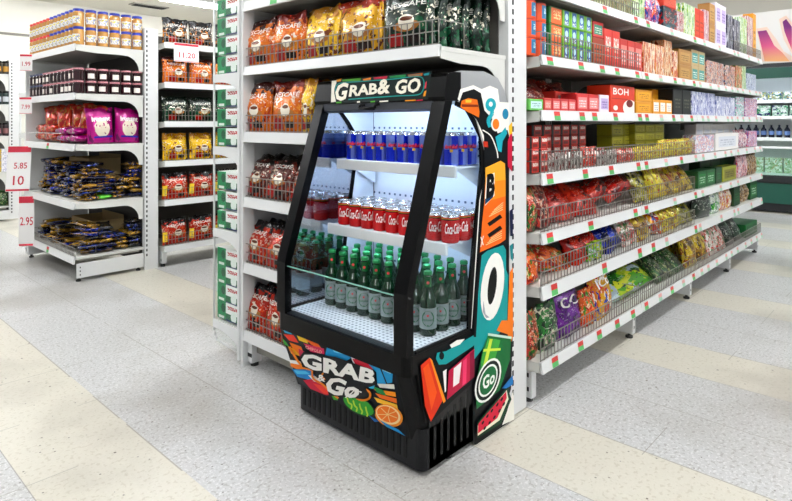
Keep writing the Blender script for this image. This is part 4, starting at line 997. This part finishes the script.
# sixth shelf
P_(5, 529, 545, 'bag', 'orangebag', 'orange and green bag', H=.18, uw=.2, d=.09, lean=.2, rows=2)
P_(5, 546, 584, 'bag', 'orangebag', 'large orange-red bag leaning sideways', H=.24, uw=.3, d=.12, lean=.75, roll=.3)
P_(5, 583, 610, 'bag', 'redbag', 'bright red bag', H=.24, uw=.22, d=.1, lean=.5, roll=-.2)
P_(5, 592, 606, 'bag', 'limebag', 'small green bag under red bag', H=.1, uw=.18, d=.06)
P_(5, 611, 629, 'bag', 'bluebag', 'deep blue bag', H=.24, uw=.3, d=.1, lean=.5, roll=-.3)
P_(5, 630, 643, 'bag', 'whitered', 'red and white bag', H=.22, uw=.22, d=.08, lean=.4)
P_(5, 644, 656, 'bag', 'yellowbag', 'yellow and brown bag', H=.23, uw=.2, d=.09, lean=.35, roll=-.1)
P_(5, 656, 668, 'bag', 'snackbag', 'yellow bag with red print', H=.22, uw=.2, d=.09, lean=.45, roll=.2)
P_(5, 668, 684, 'bag', 'yellowpk', 'bright yellow bag', H=.24, uw=.2, d=.09, lean=.3, roll=-.15)
P_(5, 684, 697, 'bag', 'olivebag', 'olive yellow bag', H=.22, uw=.24, d=.09, lean=.4)
P_(5, 699, 713, 'bag', 'blackgreen', 'black and green bag', ytop=174, uw=.3, d=.09)
P_(5, 714, 722, 'bag', 'whitegreen', 'white and green bag', ytop=172, uw=.2, d=.08)
P_(5, 723, 733, 'bag', 'rwy', 'white bag with red and yellow', ytop=171, uw=.16, d=.07)
P_(5, 734, 740, 'box', 'darkgreen', 'dark green box', ytop=168, uw=.2)
P_(5, 741, 750, 'pk', 'brownpk', 'brown coffee packet', ytop=166, uw=.17)
P_(5, 750.5, 761, 'box', 'greencarton', 'green and white box', ytop=163, uw=.2)
# bottom shelf
P_(6, 530, 542, 'bag', 'greenred', 'green bag with red print', H=.22, uw=.16, d=.09)
P_(6, 542, 562, 'bag', 'greenbag', 'dark green bag', H=.22, uw=.2, d=.09)
P_(6, 563, 587, 'bag', 'purplebag', 'purple bag', H=.24, uw=.3, d=.1, lean=.12)
P_(6, 588, 600, 'bag', 'orangebag', 'orange bag beside purple bag', H=.19, uw=.15, d=.08, lean=.1)
P_(6, 601, 619, 'bag', 'snackbag', 'yellow and red snack bag', H=.27, uw=.3, d=.1, lean=.1, roll=-.1)
P_(6, 622, 664, 'bag', 'limebag', 'large lime green bag lying down', H=.34, uw=.6, d=.12, lean=1.0, roll=.0, z0=.03)
P_(6, 665, 690, 'bag', 'darkherb', 'dark green herb bag', H=.18, uw=.2, d=.09, lean=.8)
P_(6, 668, 697, 'bag', 'yellowbag', 'yellow and brown bag behind herbs', H=.26, uw=.24, d=.09, lean=.4, back=.12)
P_(6, 691, 712, 'bag', 'yellowbag', 'yellow bag', H=.25, uw=.22, d=.1, lean=.25)
P_(6, 713, 729, 'bag', 'whitered', 'white and yellow bag', H=.22, uw=.22, d=.08, lean=.3)
P_(6, 730, 745, 'bag', 'blackgreen', 'black and white bag', H=.2, uw=.26, d=.08, lean=.4)
P_(6, 746, 758, 'box', 'greentray', 'green plastic tray', H=.12, uw=.5, d=.2)

# ================================================================== LEFT RACK (second gondola)
G2X, G2Y = 1.696, 5.173
W2 = 1.345
G2 = root('end_display_rack', 'white end-of-aisle rack with jars and snack packets on the left', 'shelving', (G2X, G2Y + W2, 0), -PI / 2)
L2 = [1.945, 1.545, 1.125, .648, .205]
for k, z in enumerate(L2):
    shelf_part(G2, 0, W2, z, .575, fas=.056, brackets=((.004, W2 - .004) if k < 4 else ()), wire=.07 if k == 4 else 0, tags=1 if k in (2, 4) else 0, seed=k, brk=.19)
post_part(G2, W2 - .0, W2 + .012, .58, .70, 2.14, 'n')
mb = MB(); mb.box(W2 - .05, W2 + .003, .585, .70, .02, 2.14, WHITE); z = .12
while z < 2.1: mb.box(W2 + .003, W2 + .0115, .600, .612, z, z + .022, SLOT) if 0 else mb.box(W2 + .012, W2 + .0132, .592, .604, z, z + .022, SLOT); z += .043
mb.obj('post', G2)
mb = MB(); mb.box(0, W2 - .05, .59, .61, .05, 2.14, mat('rack_back2', '#403d39', .6)); mb.obj('back_panel', G2)
mb = MB(); mb.box(W2 - .02, W2, .03, .575, .03, .148, WHITE); [mb.box(W2, W2 + .001, .05, .058, z, z + .012, SLOT) for z in (.05, .08, .11)]; mb.obj('base_plinth', G2)
for lx, ly in ((.06, .05), (W2 - .03, .05), (W2 - .03, .54)):
    mb = MB(); mb.lathe([(.02, 0), (.02, .012), (.01, .016), (.01, .03)], 10, FOOT, lx, ly); mb.obj('foot', G2)
mb = MB(); mb.box(.03, .07, .02, .55, .03, .148, WHITE); mb.obj('leg', G2)
mb = MB(); mb.box(.05, .95, .03, .035, 0, .085, ACR); mb.box(.05, .95, .03, .033, .082, .087, WHITE); o = mb.obj('clear_guard', G2); o.location = (0, 0, L2[2])
# jars
AMB = mat('peanut_butter', '#b98540', .18, coat=.4); LIDB = mat('lid_blue', '#1a2fa0', .35); LIDR = mat('lid_red', '#d0281c', .35)
LBJ = pmat('jar_label', '#e8e6e2', lambda p: (p.lay(hexc('#e4d61e'), p.noise(5, .57) * p.z.lt(.6)), p.lay(hexc('#9aa3c4'), p.noise(9, .56, seed=3))), .5)
JAM = mat('jam_dark', '#2a0d14', .12, coat=.5); LIDJ = pmat('jam_lid', '#e3b9bf', lambda p: p.lay(hexc('#b04a5c'), p.noise(20, .52)), .4); LIDJ2 = pmat('jam_lid_dark', '#6f7a9a', lambda p: p.lay(hexc('#2a3358'), p.noise(20, .5)), .4)
LBW = mat('jam_label', '#ebe4dc', .5)
def jar_proto(nm, body, lid, lab, r, h, n=16):
    mb = MB(); mb.lathe([(r * .93, 0), (r, .006), (r, h * .78), (r * .9, h * .85), (r * .9, h * .88)], n, body)
    def q(a, z): return ((r + .0008) * math.sin(a), -(r + .0008) * math.cos(a), z)
    nn = 8; s_ = 1.15
    s_ = .62 if lid in (LIDJ, LIDJ2) else 1.0
    for i in range(nn):
        a, b = -s_ + 2 * s_ * i / nn, -s_ + 2 * s_ * (i + 1) / nn; mb.add([q(a, h * .18), q(b, h * .18), q(b, h * .58), q(a, h * .58)], [(0, 1, 2, 3)], lab)
    me = mb.mesh(nm)
    mb = MB(); mb.lathe([(r * .97, h * .86), (r * .99, h * .87), (r * .99, h * .985), (r * .93, h)], n, lid)
    return me, mb.mesh('lid')
jp = {}
def jar(kind, loc, rz, label, group):
    if kind not in jp:
        spec = {'pb': ('peanut_butter_jar', AMB, LIDB, LBJ, .0425, .147), 'pr': ('peanut_butter_jar', AMB, LIDR, LBJ, .0425, .147), 'jam': ('jam_jar', JAM, LIDJ, LBW, .0425, .104), 'jam2': ('jam_jar', JAM, LIDJ2, LBW, .0425, .104)}[kind]
        jp[kind] = (spec[0], *jar_proto(*spec))
    nm, me, lid = jp[kind]
    o = put(nm, me, None, loc, (0, 0, rz), label, 'jar', group); put('lid', lid, o)
for t in range(2):
    for i in range(13):
        kind = 'pr' if i > 6 else 'pb'
        jar(kind, (G2X + .06, G2Y + .06 + i * .0965, L2[0] + .001 + t * .1475), -PI / 2 + .5, 'peanut butter jar with %s lid, front of rack, %s from corner, %s layer' % ('red' if kind == 'pr' else 'blue', ORD[i], ('lower', 'upper')[t]), 'peanut butter jars on the left rack')
    for i in range(1, 6):
        jar('pb', (G2X + .06 + i * .0965, G2Y + .06, L2[0] + .001 + t * .1475), 0 - .3, 'peanut butter jar with blue lid, side row, %s behind corner, %s layer' % (ORD[i - 1], ('lower', 'upper')[t]), 'peanut butter jars on the left rack')
    for i in range(13):
        kind = 'jam2' if i > 8 else 'jam'
        jar(kind, (G2X + .06, G2Y + .06 + i * .0965, L2[1] + .001 + t * .1048), -PI / 2 - .5 + rg.uniform(-.5, .7), 'dark jam jar, front of rack, %s from corner, %s layer' % (ORD[i], ('lower', 'upper')[t]), 'jam jars on the left rack')
    for i in range(1, 6):
        jar('jam', (G2X + .06 + i * .0965, G2Y + .06, L2[1] + .001 + t * .1048), -.3 + rg.uniform(-.2, .2), 'dark jam jar, side row, %s behind corner, %s layer' % (ORD[i - 1], ('lower', 'upper')[t]), 'jam jars on the left rack')
for i in range(3):
    jar('pr', (G2X + .16, G2Y + .56 + i * .1, L2[0] + .001 + 0 * .147), -PI / 2, 'peanut butter jar with red lid, second row back, %s from corner' % ORD[i], 'peanut butter jars on the left rack')
# red and magenta bags
MAG = pmat('magenta_bag', '#b8128c', lambda p: (p.lay(hexc('#7a0a66'), p.noise(4, .6)), p.lay(hexc('#ece2d2'), p.circ(.5, .42, .27, 1.1) * p.noise(9, .38)), p.lay(hexc('#3a3ab0'), p.rect(.2, .9, .15, .2)), p.lay(hexc('#e8d8e8'), p.rect(.2, .8, .62, .72) * p.noise(14, .45))), .25, .2)
MAG2 = pmat('magenta_plain', '#b3128a', lambda p: (p.lay(hexc('#7a0a66'), p.noise(5, .55)), p.lay(hexc('#e070c8'), p.noise(9, .66, seed=4))), .22, .2)
REDB = pmat('red_noodle_bag', '#b3240f', lambda p: (p.lay(hexc('#d8502a'), p.noise(4, .52, dist=1)), p.lay(hexc('#c8924a'), p.noise(6, .6, seed=6)), p.lay(hexc('#2a1c5a'), p.noise(5, .64, seed=12) * p.z.lt(.4))), .2, .2)
mg = pouch_mesh('magenta_bag', .225, .3, .1, MAG, 'Instant', TWH, (.15, .85, .62, .76), seed=3)
mg2 = pouch_mesh('magenta_bag', .24, .3, .075, MAG2, seed=8); rb_ = pouch_mesh('red_bag', .22, .33, .11, REDB, seed=21)
for i in range(2): put('magenta_bag', mg, None, (G2X + .245 + i * .215, G2Y + .075, L2[2] + .001), (-.06, (-.05, .05)[i], .05), 'upright magenta bag on side of left rack, %s' % ('nearer the corner', 'nearer the slotted post')[i], 'bag', 'magenta bags on the left rack')
for t in range(2):
    for i in range(2): put('magenta_bag', mg2, None, (G2X + .065, G2Y + .22 + i * .26 + t * .03, L2[2] + .042 + t * .062), (-PI / 2, 0, -PI / 2 + rg.uniform(-.08, .08)), 'magenta bag lying flat on left rack, %s pair, %s one' % (('lower', 'upper')[t], ('right', 'left')[i]), 'bag', 'magenta bags on the left rack')
    for i in range(2): put('red_bag', rb_, None, (G2X + .065, G2Y + .82 + i * .24, L2[2] + .052 + t * .07), (-PI / 2, 0, -PI / 2 + rg.uniform(-.2, .2)), 'red bag lying flat on left rack, %s pair, %s one' % (('lower', 'upper')[t], ('right', 'left')[i]), 'bag', 'red bags on the left rack')
for i in range(6): put('red_bag', rb_, None, (G2X + .17 + (i % 2) * .04, G2Y + .2 + i * .2, L2[2] + .01), (-.12, rg.uniform(-.35, .35), -PI / 2 + .5 + rg.uniform(-.2, .2)), 'red foil bag leaning at back of left rack, %s from the corner' % ORD[i], 'bag', 'red bags on the left rack')
# snack packets
def choc(nm, a, b, c): return pmat(nm, a, lambda p: (setattr(p, 'vary', True), p.lay(hexc(b), p.noise(2.5, .52, 2, dist=.3, scale3=(2, 1, .6))), p.lay(hexc(c), p.noise(4, .6, 2, seed=5)), p.lay(hexc('#c9ccd8'), p.noise(9, .68, seed=2))), .25, .25)
CH = [choc('snack_navy', '#141a4a', '#0c0f26', '#2a52b0'), choc('snack_navygold', '#171c48', '#b8912c', '#0e1330'), choc('snack_blue', '#1a3a9a', '#101a50', '#c8a038'), choc('snack_gold', '#b8952a', '#8a6c1c', '#1a1f4a'), choc('snack_dark', '#12121f', '#2a2a44', '#8a7a48')]
chm = [pouch_mesh('snack_packet', .12, .25, .042, m, seed=30 + i, nu=6, nv=8) for i, m in enumerate(CH)]
chm.append(pouch_mesh('snack_packet', .12, .25, .042, mat('snack_green', '#4fae2a', .3), seed=40, nu=6, nv=8))
rp = random.Random(5)
def pile(z0, layers, nfr, nsd, shelfdesc, gold=.25, front_h=None):
    for L in range(layers):
        zz = z0 + .022 + L * .034
        for i in range(nfr):
            fh = layers if front_h is None else front_h(i / nfr)
            if L >= fh: continue
            yy = G2Y + .12 + i * (1.15 / nfr); a = -PI / 2 + rp.uniform(-.35, .35)
            me = chm[rp.choices(range(5), (4, 3, 2, 3 * gold * 4, 2))[0]]
            put('snack_packet', me, None, (G2X + .06 + rp.uniform(0, .04) + L * .004, yy + rp.uniform(-.03, .03), zz), (-PI / 2 + rp.uniform(-.12, .12), rp.uniform(-.1, .1), a), 'blue, gold or dark snack packet in jumbled pile, front of ' + shelfdesc, 'snack packet', 'snack packets piled on ' + shelfdesc)
        for i in range(nsd):
            if L >= layers * (.72 + .3 * math.sin(i * 2.1 + 1)): continue
            xx = G2X + .12 + (i + .5) * .46 / nsd
            me = chm[5] if (L == 0 and i == 1 and layers > 8) else chm[rp.choices(range(5), (4, 3, 2, 3 * gold * 4, 2))[0]]
            put('snack_packet', me, None, (xx + rp.uniform(-.02, .02), G2Y + .035 + rp.uniform(0, .03) + L * .004, zz), (-PI / 2 + rp.uniform(-.1, .1), rp.uniform(-.12, .12), rp.uniform(-.3, .3) + (PI / 2 if 0 else 0)), 'blue, gold or dark snack packet in jumbled pile, side of ' + shelfdesc, 'snack packet', 'snack packets piled on ' + shelfdesc)
pile(L2[3], 9, 7, 4, "left rack's fourth shelf", front_h=lambda u: 9 - (3 if u < .25 else 0))
pile(L2[4], 7, 6, 4, "left rack's bottom shelf", gold=.5, front_h=lambda u: 2 if u < .45 else 5)
KR = mat('kraft_card', '#a88f62', .75)
for z, y0, wv, hv_, ds in ((L2[3], .42, .5, .33, 'fourth shelf'), (L2[4], .35, .5, .22, 'bottom shelf')):
    mb = MB(); x0, x1 = G2X + .27, G2X + .54
    mb.box(x0, x0 + .005, G2Y + y0, G2Y + y0 + wv, 0, hv_, KR); mb.box(x1, x1 + .005, G2Y + y0, G2Y + y0 + wv, 0, hv_ + .03, KR); mb.box(x0, x1, G2Y + y0, G2Y + y0 + .005, 0, hv_, KR); mb.box(x0, x1, G2Y + y0 + wv, G2Y + y0 + wv + .005, 0, hv_, KR); mb.box(x0, x1, G2Y + y0, G2Y + y0 + wv, 0, .004, KR)
    mb.obj('cardboard_tray', None, loc=(0, 0, z + .001), label='open brown cardboard box among the snack packets, %s of left rack' % ds, cat='box')
# wing of the left rack
wing(1.72, 6.55, 6.82, 'narrow white side rack at the left edge of the jar rack', z_top=1.95, levels=(1.6, 1.2, .8, .4))
# price cards
def card(label, loc, rz, w, h, rows, tilt=0.0, band=True):
    """rows: (text, u0,u1,v0,v1,material)"""
    mb = MB(); mb.box(-w / 2, w / 2, -.0015, .0015, -h, 0, PAPER)
    if band: mb.box(-w / 2 + .003, w / 2 - .003, -.0022, -.0016, -h * .14, -.004, CARDR); mb.box(-w / 2 + .003, w / 2 - .003, -.0022, -.0016, -h + .004, -h * .95, CARDR)
    for t, u0, u1, v0, v1, m in rows:
        if t == 'SPECIAL': continue
        flat_text(mb, t, -w / 2 + u0 * w, -w / 2 + u1 * w, -h + v0 * h, -h + v1 * h, -.0024, m, .012)
    mb.box(-.012, .012, .0016, .03, -.02, -.004, WHITE)
    return mb.obj('price_card', None, loc=loc, rot=(tilt, 0, rz), label=label, cat='price card', group='hanging price cards')
RZ = YAW - PI / 2 + .15
def cpos(px, X, py): Y = y_at(px, X); return (X, Y, zat(py, X, Y))
card('small white price card under the peanut butter shelf', cpos(26, 1.655, 54), RZ, .11, .16, [('SPECIAL', .08, .92, .80, .94, PAPER), ('1.99', .2, .85, .3, .55, CARDR)])
card('small white price card under the jam shelf', cpos(25.5, 1.655, 97), RZ, .11, .16, [('SPECIAL', .08, .92, .80, .94, PAPER), ('7.99', .2, .85, .3, .55, CARDR)])
card('white price card reading 5.85 and 10 hanging from left rack', cpos(20, 1.64, 146), RZ + .1, .2, .43, [('SPECIAL', .08, .92, .89, .97, PAPER), ('5.85', .3, .85, .5, .63, CARDR), ('10', .3, .75, .14, .34, CARDR)], tilt=-.16)
card('white price card reading 2.95 above bottom shelf of left rack', cpos(26.5, 1.655, 196), RZ, .135, .47, [('SPECIAL', .08, .92, .89, .97, PAPER), ('2.95', .1, .92, .42, .58, CARDR)])
# ---- aisle bay beside the left rack
S2 = [2.023, 1.665, 1.312, .955, .603, .19]
A2 = root('aisle_shelving', 'white aisle shelving bay of coffee pouches beside the jar rack', 'shelving', (2.43, 5.10, 0), 0)
for k, z in enumerate(S2): shelf_part(A2, 0, 1.15, z, .45, fas=.05, wire=.1 if k else .09, brackets=(.004, 1.146), tags=0, seed=k, brk=.12)
mb = MB(); mb.box(0, 1.15, .47, .49, .05, 2.14, UP); mb.obj('back_panel', A2)
mb = MB(); mb.box(.0, .04, .05, .45, .03, .138, WHITE); mb.box(-.001, 0, .07, .08, .05, .07, SLOT); lg = mb.obj('leg', A2)
mb = MB(); mb.lathe([(.02, 0), (.02, .03)], 10, FOOT, .02, .08); mb.obj('foot', lg)
for k, (kind, h) in enumerate((('black', .24), ('orange', .24), ('green', .23), ('yellow', .25), ('red', .24), ('red', .23))):
    for i in range(4): cof(kind, .25, h, .078, (2.43 + .14 + i * .26, 5.10 + .09, S2[k] + .001), (-.08, rg.uniform(-.03, .03), rg.uniform(-.05, .05)), '%s, %s from left, %s shelf of the left aisle' % (COF[kind][0], ORD[i], ORD[k]), 'coffee pouches in the left aisle')
card('white price card reading 11.20 hanging on the left aisle shelf', (x_at(186.5, 5.07), 5.07, zat(43.5, x_at(186.5, 5.07), 5.07)), 0, .24, .17, [('SPECIAL', .15, .85, .88, .98, PAPER), ('11.20', .2, .85, .22, .5, CARDR)])
# ---- third gondola at the left edge of the picture
G3 = root('end_display_rack', 'white shelving rack at the far left edge, behind the aisle', 'shelving', (1.60, 9.10 + 1.3, 0), -PI / 2)
for k, z in enumerate((1.95, 1.55, 1.13, .65, .2)): shelf_part(G3, 0, 1.3, z, .6, fas=.06, brackets=(.004, 1.296) if k < 4 else (), seed=k, brk=.22)
mb = MB(); mb.box(1.26, 1.305, .6, .74, .02, 2.14, WHITE); z = .1
while z < 2.1: mb.box(1.305, 1.3062, .62, .635, z, z + .022, SLOT); z += .043
mb.obj('post', G3); mb = MB(); mb.box(0, 1.26, .61, .63, .05, 2.14, mat('rack_back2', '#403d39', .6)); mb.obj('back_panel', G3)
mb = MB(); mb.box(.02, 1.3, .03, .6, .02, .14, WHITE); mb.obj('base_plinth', G3)
gj = {}
GM = [('dark jar with gold label', mat('g_dark', '#2a2418', .3), mat('g_gold', '#b8862c', .5)), ('dark green jar', mat('g_green', '#1c2f2c', .3), mat('g_lab', '#c8ccd0', .5)), ('dark bottle', mat('g_bot', '#24181c', .3), mat('g_lab2', '#8a5a5a', .5))]
for k, (z, (dn, mb_, ml)) in enumerate(zip((1.95, 1.55, 1.13), GM)):
    body, lid = jar_proto('food_jar', mb_, BLACKM, ml, .045, .17)
    for i in range(5):
        o = put('food_jar', body, None, (1.60 + .2 + i * .095, 9.10 + .06, z + .001), (0, 0, -.3), '%s on the far left rack, %s from left' % (dn, ORD[i]), 'jar', 'jars on the far left rack'); put('lid', lid, o)
YPK = pmat('pack_yellowwhite', '#eceaf0', lambda p: (p.lay(hexc('#d8c02a'), p.x.lt(.35)), p.lay(hexc('#6a6aa8'), p.noise(7, .58))), .5)
bx = box_mesh('carton', .16, .075, .12, YPK)
for i in range(3):
    for t in range(4): put('carton', bx, None, (1.60 + .2 + i * .17, 9.18, .651 + t * .0762), (0, 0, 0), 'white and yellow carton on far left rack, %s stack, %s layer' % (ORD[i], ORD[t]), 'carton', 'cartons on the far left rack')
for i in range(3): put('food_bag', pouch_mesh('food_bag', .17, .2, .09, PK['darkherb'], seed=50 + i), None, (1.60 + .2 + i * .17, 9.18, .201), (-.1, 0, 0), 'dark food bag on bottom shelf of far left rack, %s from left' % ORD[i], 'bag', 'bags on the far left rack')
# ================================================================== CHILLER AND POSTER ON THE RIGHT WALL
FR = root('wall_chiller', 'open multi-deck wall chiller with dark green front at the far right', 'chiller', (9.9, 2.0, 0))
DG = mat('chiller_green', '#0c4a3c', .35); FW = mat('chiller_white', '#eef2f2', .4); FB = mat('chiller_black', '#15181c', .4)
def fb(nm, x0, x1, z0, z1, m, par=FR, bev=0.0, y0=-5.5, y1=3.5):
    mb = MB(); mb.box(x0, x1, y0, y1, z0, z1, m, bev); return mb.obj(nm, par)
fb('kick_plate', .05, 1.05, .02, .14, FB); fb('lower_front', .0, 1.05, .141, .43, DG); fb('bumper', -.03, .1, .431, .54, FB, bev=.02); fb('front_glass', .02, .03, .541, .93, glass('chiller_glass', (.86, .95, .92), .8)); fb('glass_rail', .0, .05, .931, .96, FW)
fb('back_wall', 1.0, 1.05, .541, 2.1, FW); fb('canopy', .1, 1.05, 2.11, 2.17, FB); fb('valance', .05, .1, 1.95, 2.10, DG)
fb('inner_deck', .1, .99, .541, .56, FW); fb('lamp', .12, .16, 1.965, 1.99, mat('chiller_lamp', '#ffffff', .5, emit='#e6f2ff', es=14), y0=-5.4, y1=3.4)
for z in (1.64, 1.40, 1.08):
    fb('shelf', .3, .99, z - .02, z, FW); fb('price_rail', .28, .3, z - .045, z + .005, FW)
def row(nm, me, z, y0, y1, dy, desc, grp, rz=-PI / 2, x=10.27):
    y = y0; i = 0
    while y < y1: put(nm, me, None, (x, y, z), (0, 0, rz), '%s in wall chiller, %s from the right' % (desc, ORD[min(38, i)]), desc.split()[-1], grp); y += dy; i += 1
pkc = box_mesh('chilled_pack', .17, .12, .12, busy('pack_chill1', '#e8eef0', ['#2a8a6a', '#2a3a9a', '#d8c84a'], sc=4)); pkd = box_mesh('chilled_pack', .2, .16, .12, busy('pack_chill2', '#d8e8e4', ['#1f9a6a', '#2a2a7a', '#f4f6f4'], sc=3))
mb = MB(); mb.lathe([(.035, 0), (.038, .01), (.038, .12), (.014, .16), (.014, .19)], 12, mat('soy_bottle', '#151a2c', .2)); mb.lathe([(.0385, .04), (.0385, .1)], 12, mat('soy_label', '#5a7ab0', .5)); sb = mb.mesh('small_bottle')
row('chilled_pack', pkc, 1.641, .9, 2.9, .19, 'white and green pack', 'packs on the upper chiller shelf')
row('chilled_pack', pkd, 1.401, .9, 2.9, .22, 'green pack', 'packs on the middle chiller shelf')
row('small_bottle', sb, 1.081, .9, 2.9, .1, 'dark bottle', 'bottles on the lower chiller shelf')
pkp = box_mesh('chilled_pack', .22, .22, .14, busy('pack_chill3', '#dfeadb', ['#9ac08a', '#f4f6f2', '#c8b890'], sc=4))
row('chilled_pack', pkp, .561, .9, 2.9, .24, 'pale green pack', 'packs in the chiller well')
PX = 10.30
mb = MB(); mb.box(PX, PX + .68, -4.4, 6.2, 2.18, 2.98, mat('poster_white', '#f4f1ef', .6)); mb.obj('wall_bulkhead', kind='structure')
Pm = Art(Vector((PX, 0, 0)), Vector((-1, 0, 0)), 700, 0, 8.35)
Pm.mb = MB(); Pm.pt = lambda x, y, off: tuple(on_plane(700 + x / 8.35, y / 8.35, Vector((PX, 0, 0)), Vector((-1, 0, 0))) + Vector((-.004 - off, 0, 0)))
def ori(c):
    def g(*pts): Pm.poly(c, *pts)
    return g
GRAD = pmat('poster_petals', '#f0a060', lambda p: None, .6)
def pgrad():
    m = GRAD; nt = m.node_tree; tc = nt.nodes.new('ShaderNodeTexCoord'); sp = nt.nodes.new('ShaderNodeSeparateXYZ'); nt.links.new(tc.outputs['Object'], sp.inputs[0])
    mr = nt.nodes.new('ShaderNodeMapRange'); mr.inputs[1].default_value = 2.2; mr.inputs[2].default_value = 2.85; nt.links.new(sp.outputs[2], mr.inputs[0])
    cr = nt.nodes.new('ShaderNodeValToRGB'); e = cr.color_ramp.elements; e[0].position = .0; e[0].color = (*hexc('#fbc07a'), 1); e[1].position = .8; e[1].color = (*hexc('#7a1f7a'), 1); k = e.new(.4); k.color = (*hexc('#e0568a'), 1)
    nt.links.new(mr.outputs[0], cr.inputs[0]); nt.links.new(cr.outputs[0], nt.nodes['Principled BSDF'].inputs['Base Color'])
pgrad()
Pm.poly('fbe4d8', (470, 240), (560, 225), (640, 330), (700, 430), (768, 470), (768, 515), (520, 515), (500, 380)); Pm.poly('fbe4d8', (660, 160), (720, 130), (768, 190), (768, 450), (700, 330))
MATS['art_petal'] = GRAD
Pm.poly('petal', (482, 262), (555, 252), (585, 310), (620, 380), (690, 440), (750, 512), (540, 512), (515, 400)); Pm.poly('petal', (690, 182), (720, 158), (768, 225), (768, 420), (735, 340), (705, 260))
Pm.mb.obj('wall_poster', None, label='pink and orange flower petal poster on the wall above the chiller', cat='poster')

# ================================================================== LIGHT & CAMERA
w = bpy.data.worlds.new('World'); SC.world = w; w.use_nodes = True
w.node_tree.nodes['Background'].inputs[0].default_value = (.95, .97, 1, 1); w.node_tree.nodes['Background'].inputs[1].default_value = .3
cam = bpy.data.cameras.new('camera'); co = bpy.data.objects.new('camera', cam); COL.objects.link(co)
co.location = (0, 0, EYE); co.rotation_euler = (PI / 2, 0, YAW - PI / 2)
cam.sensor_width = 36; cam.lens = F / 792 * 36; cam.shift_y = -(250.5 - HOR) / 792; cam.clip_start = .05; cam.clip_end = 60
SC.camera = co
vs = SC.view_settings; vs.view_transform = 'Standard'; vs.look = 'None'; vs.gamma = 1; vs.use_curve_mapping = False; vs.exposure = 0.42
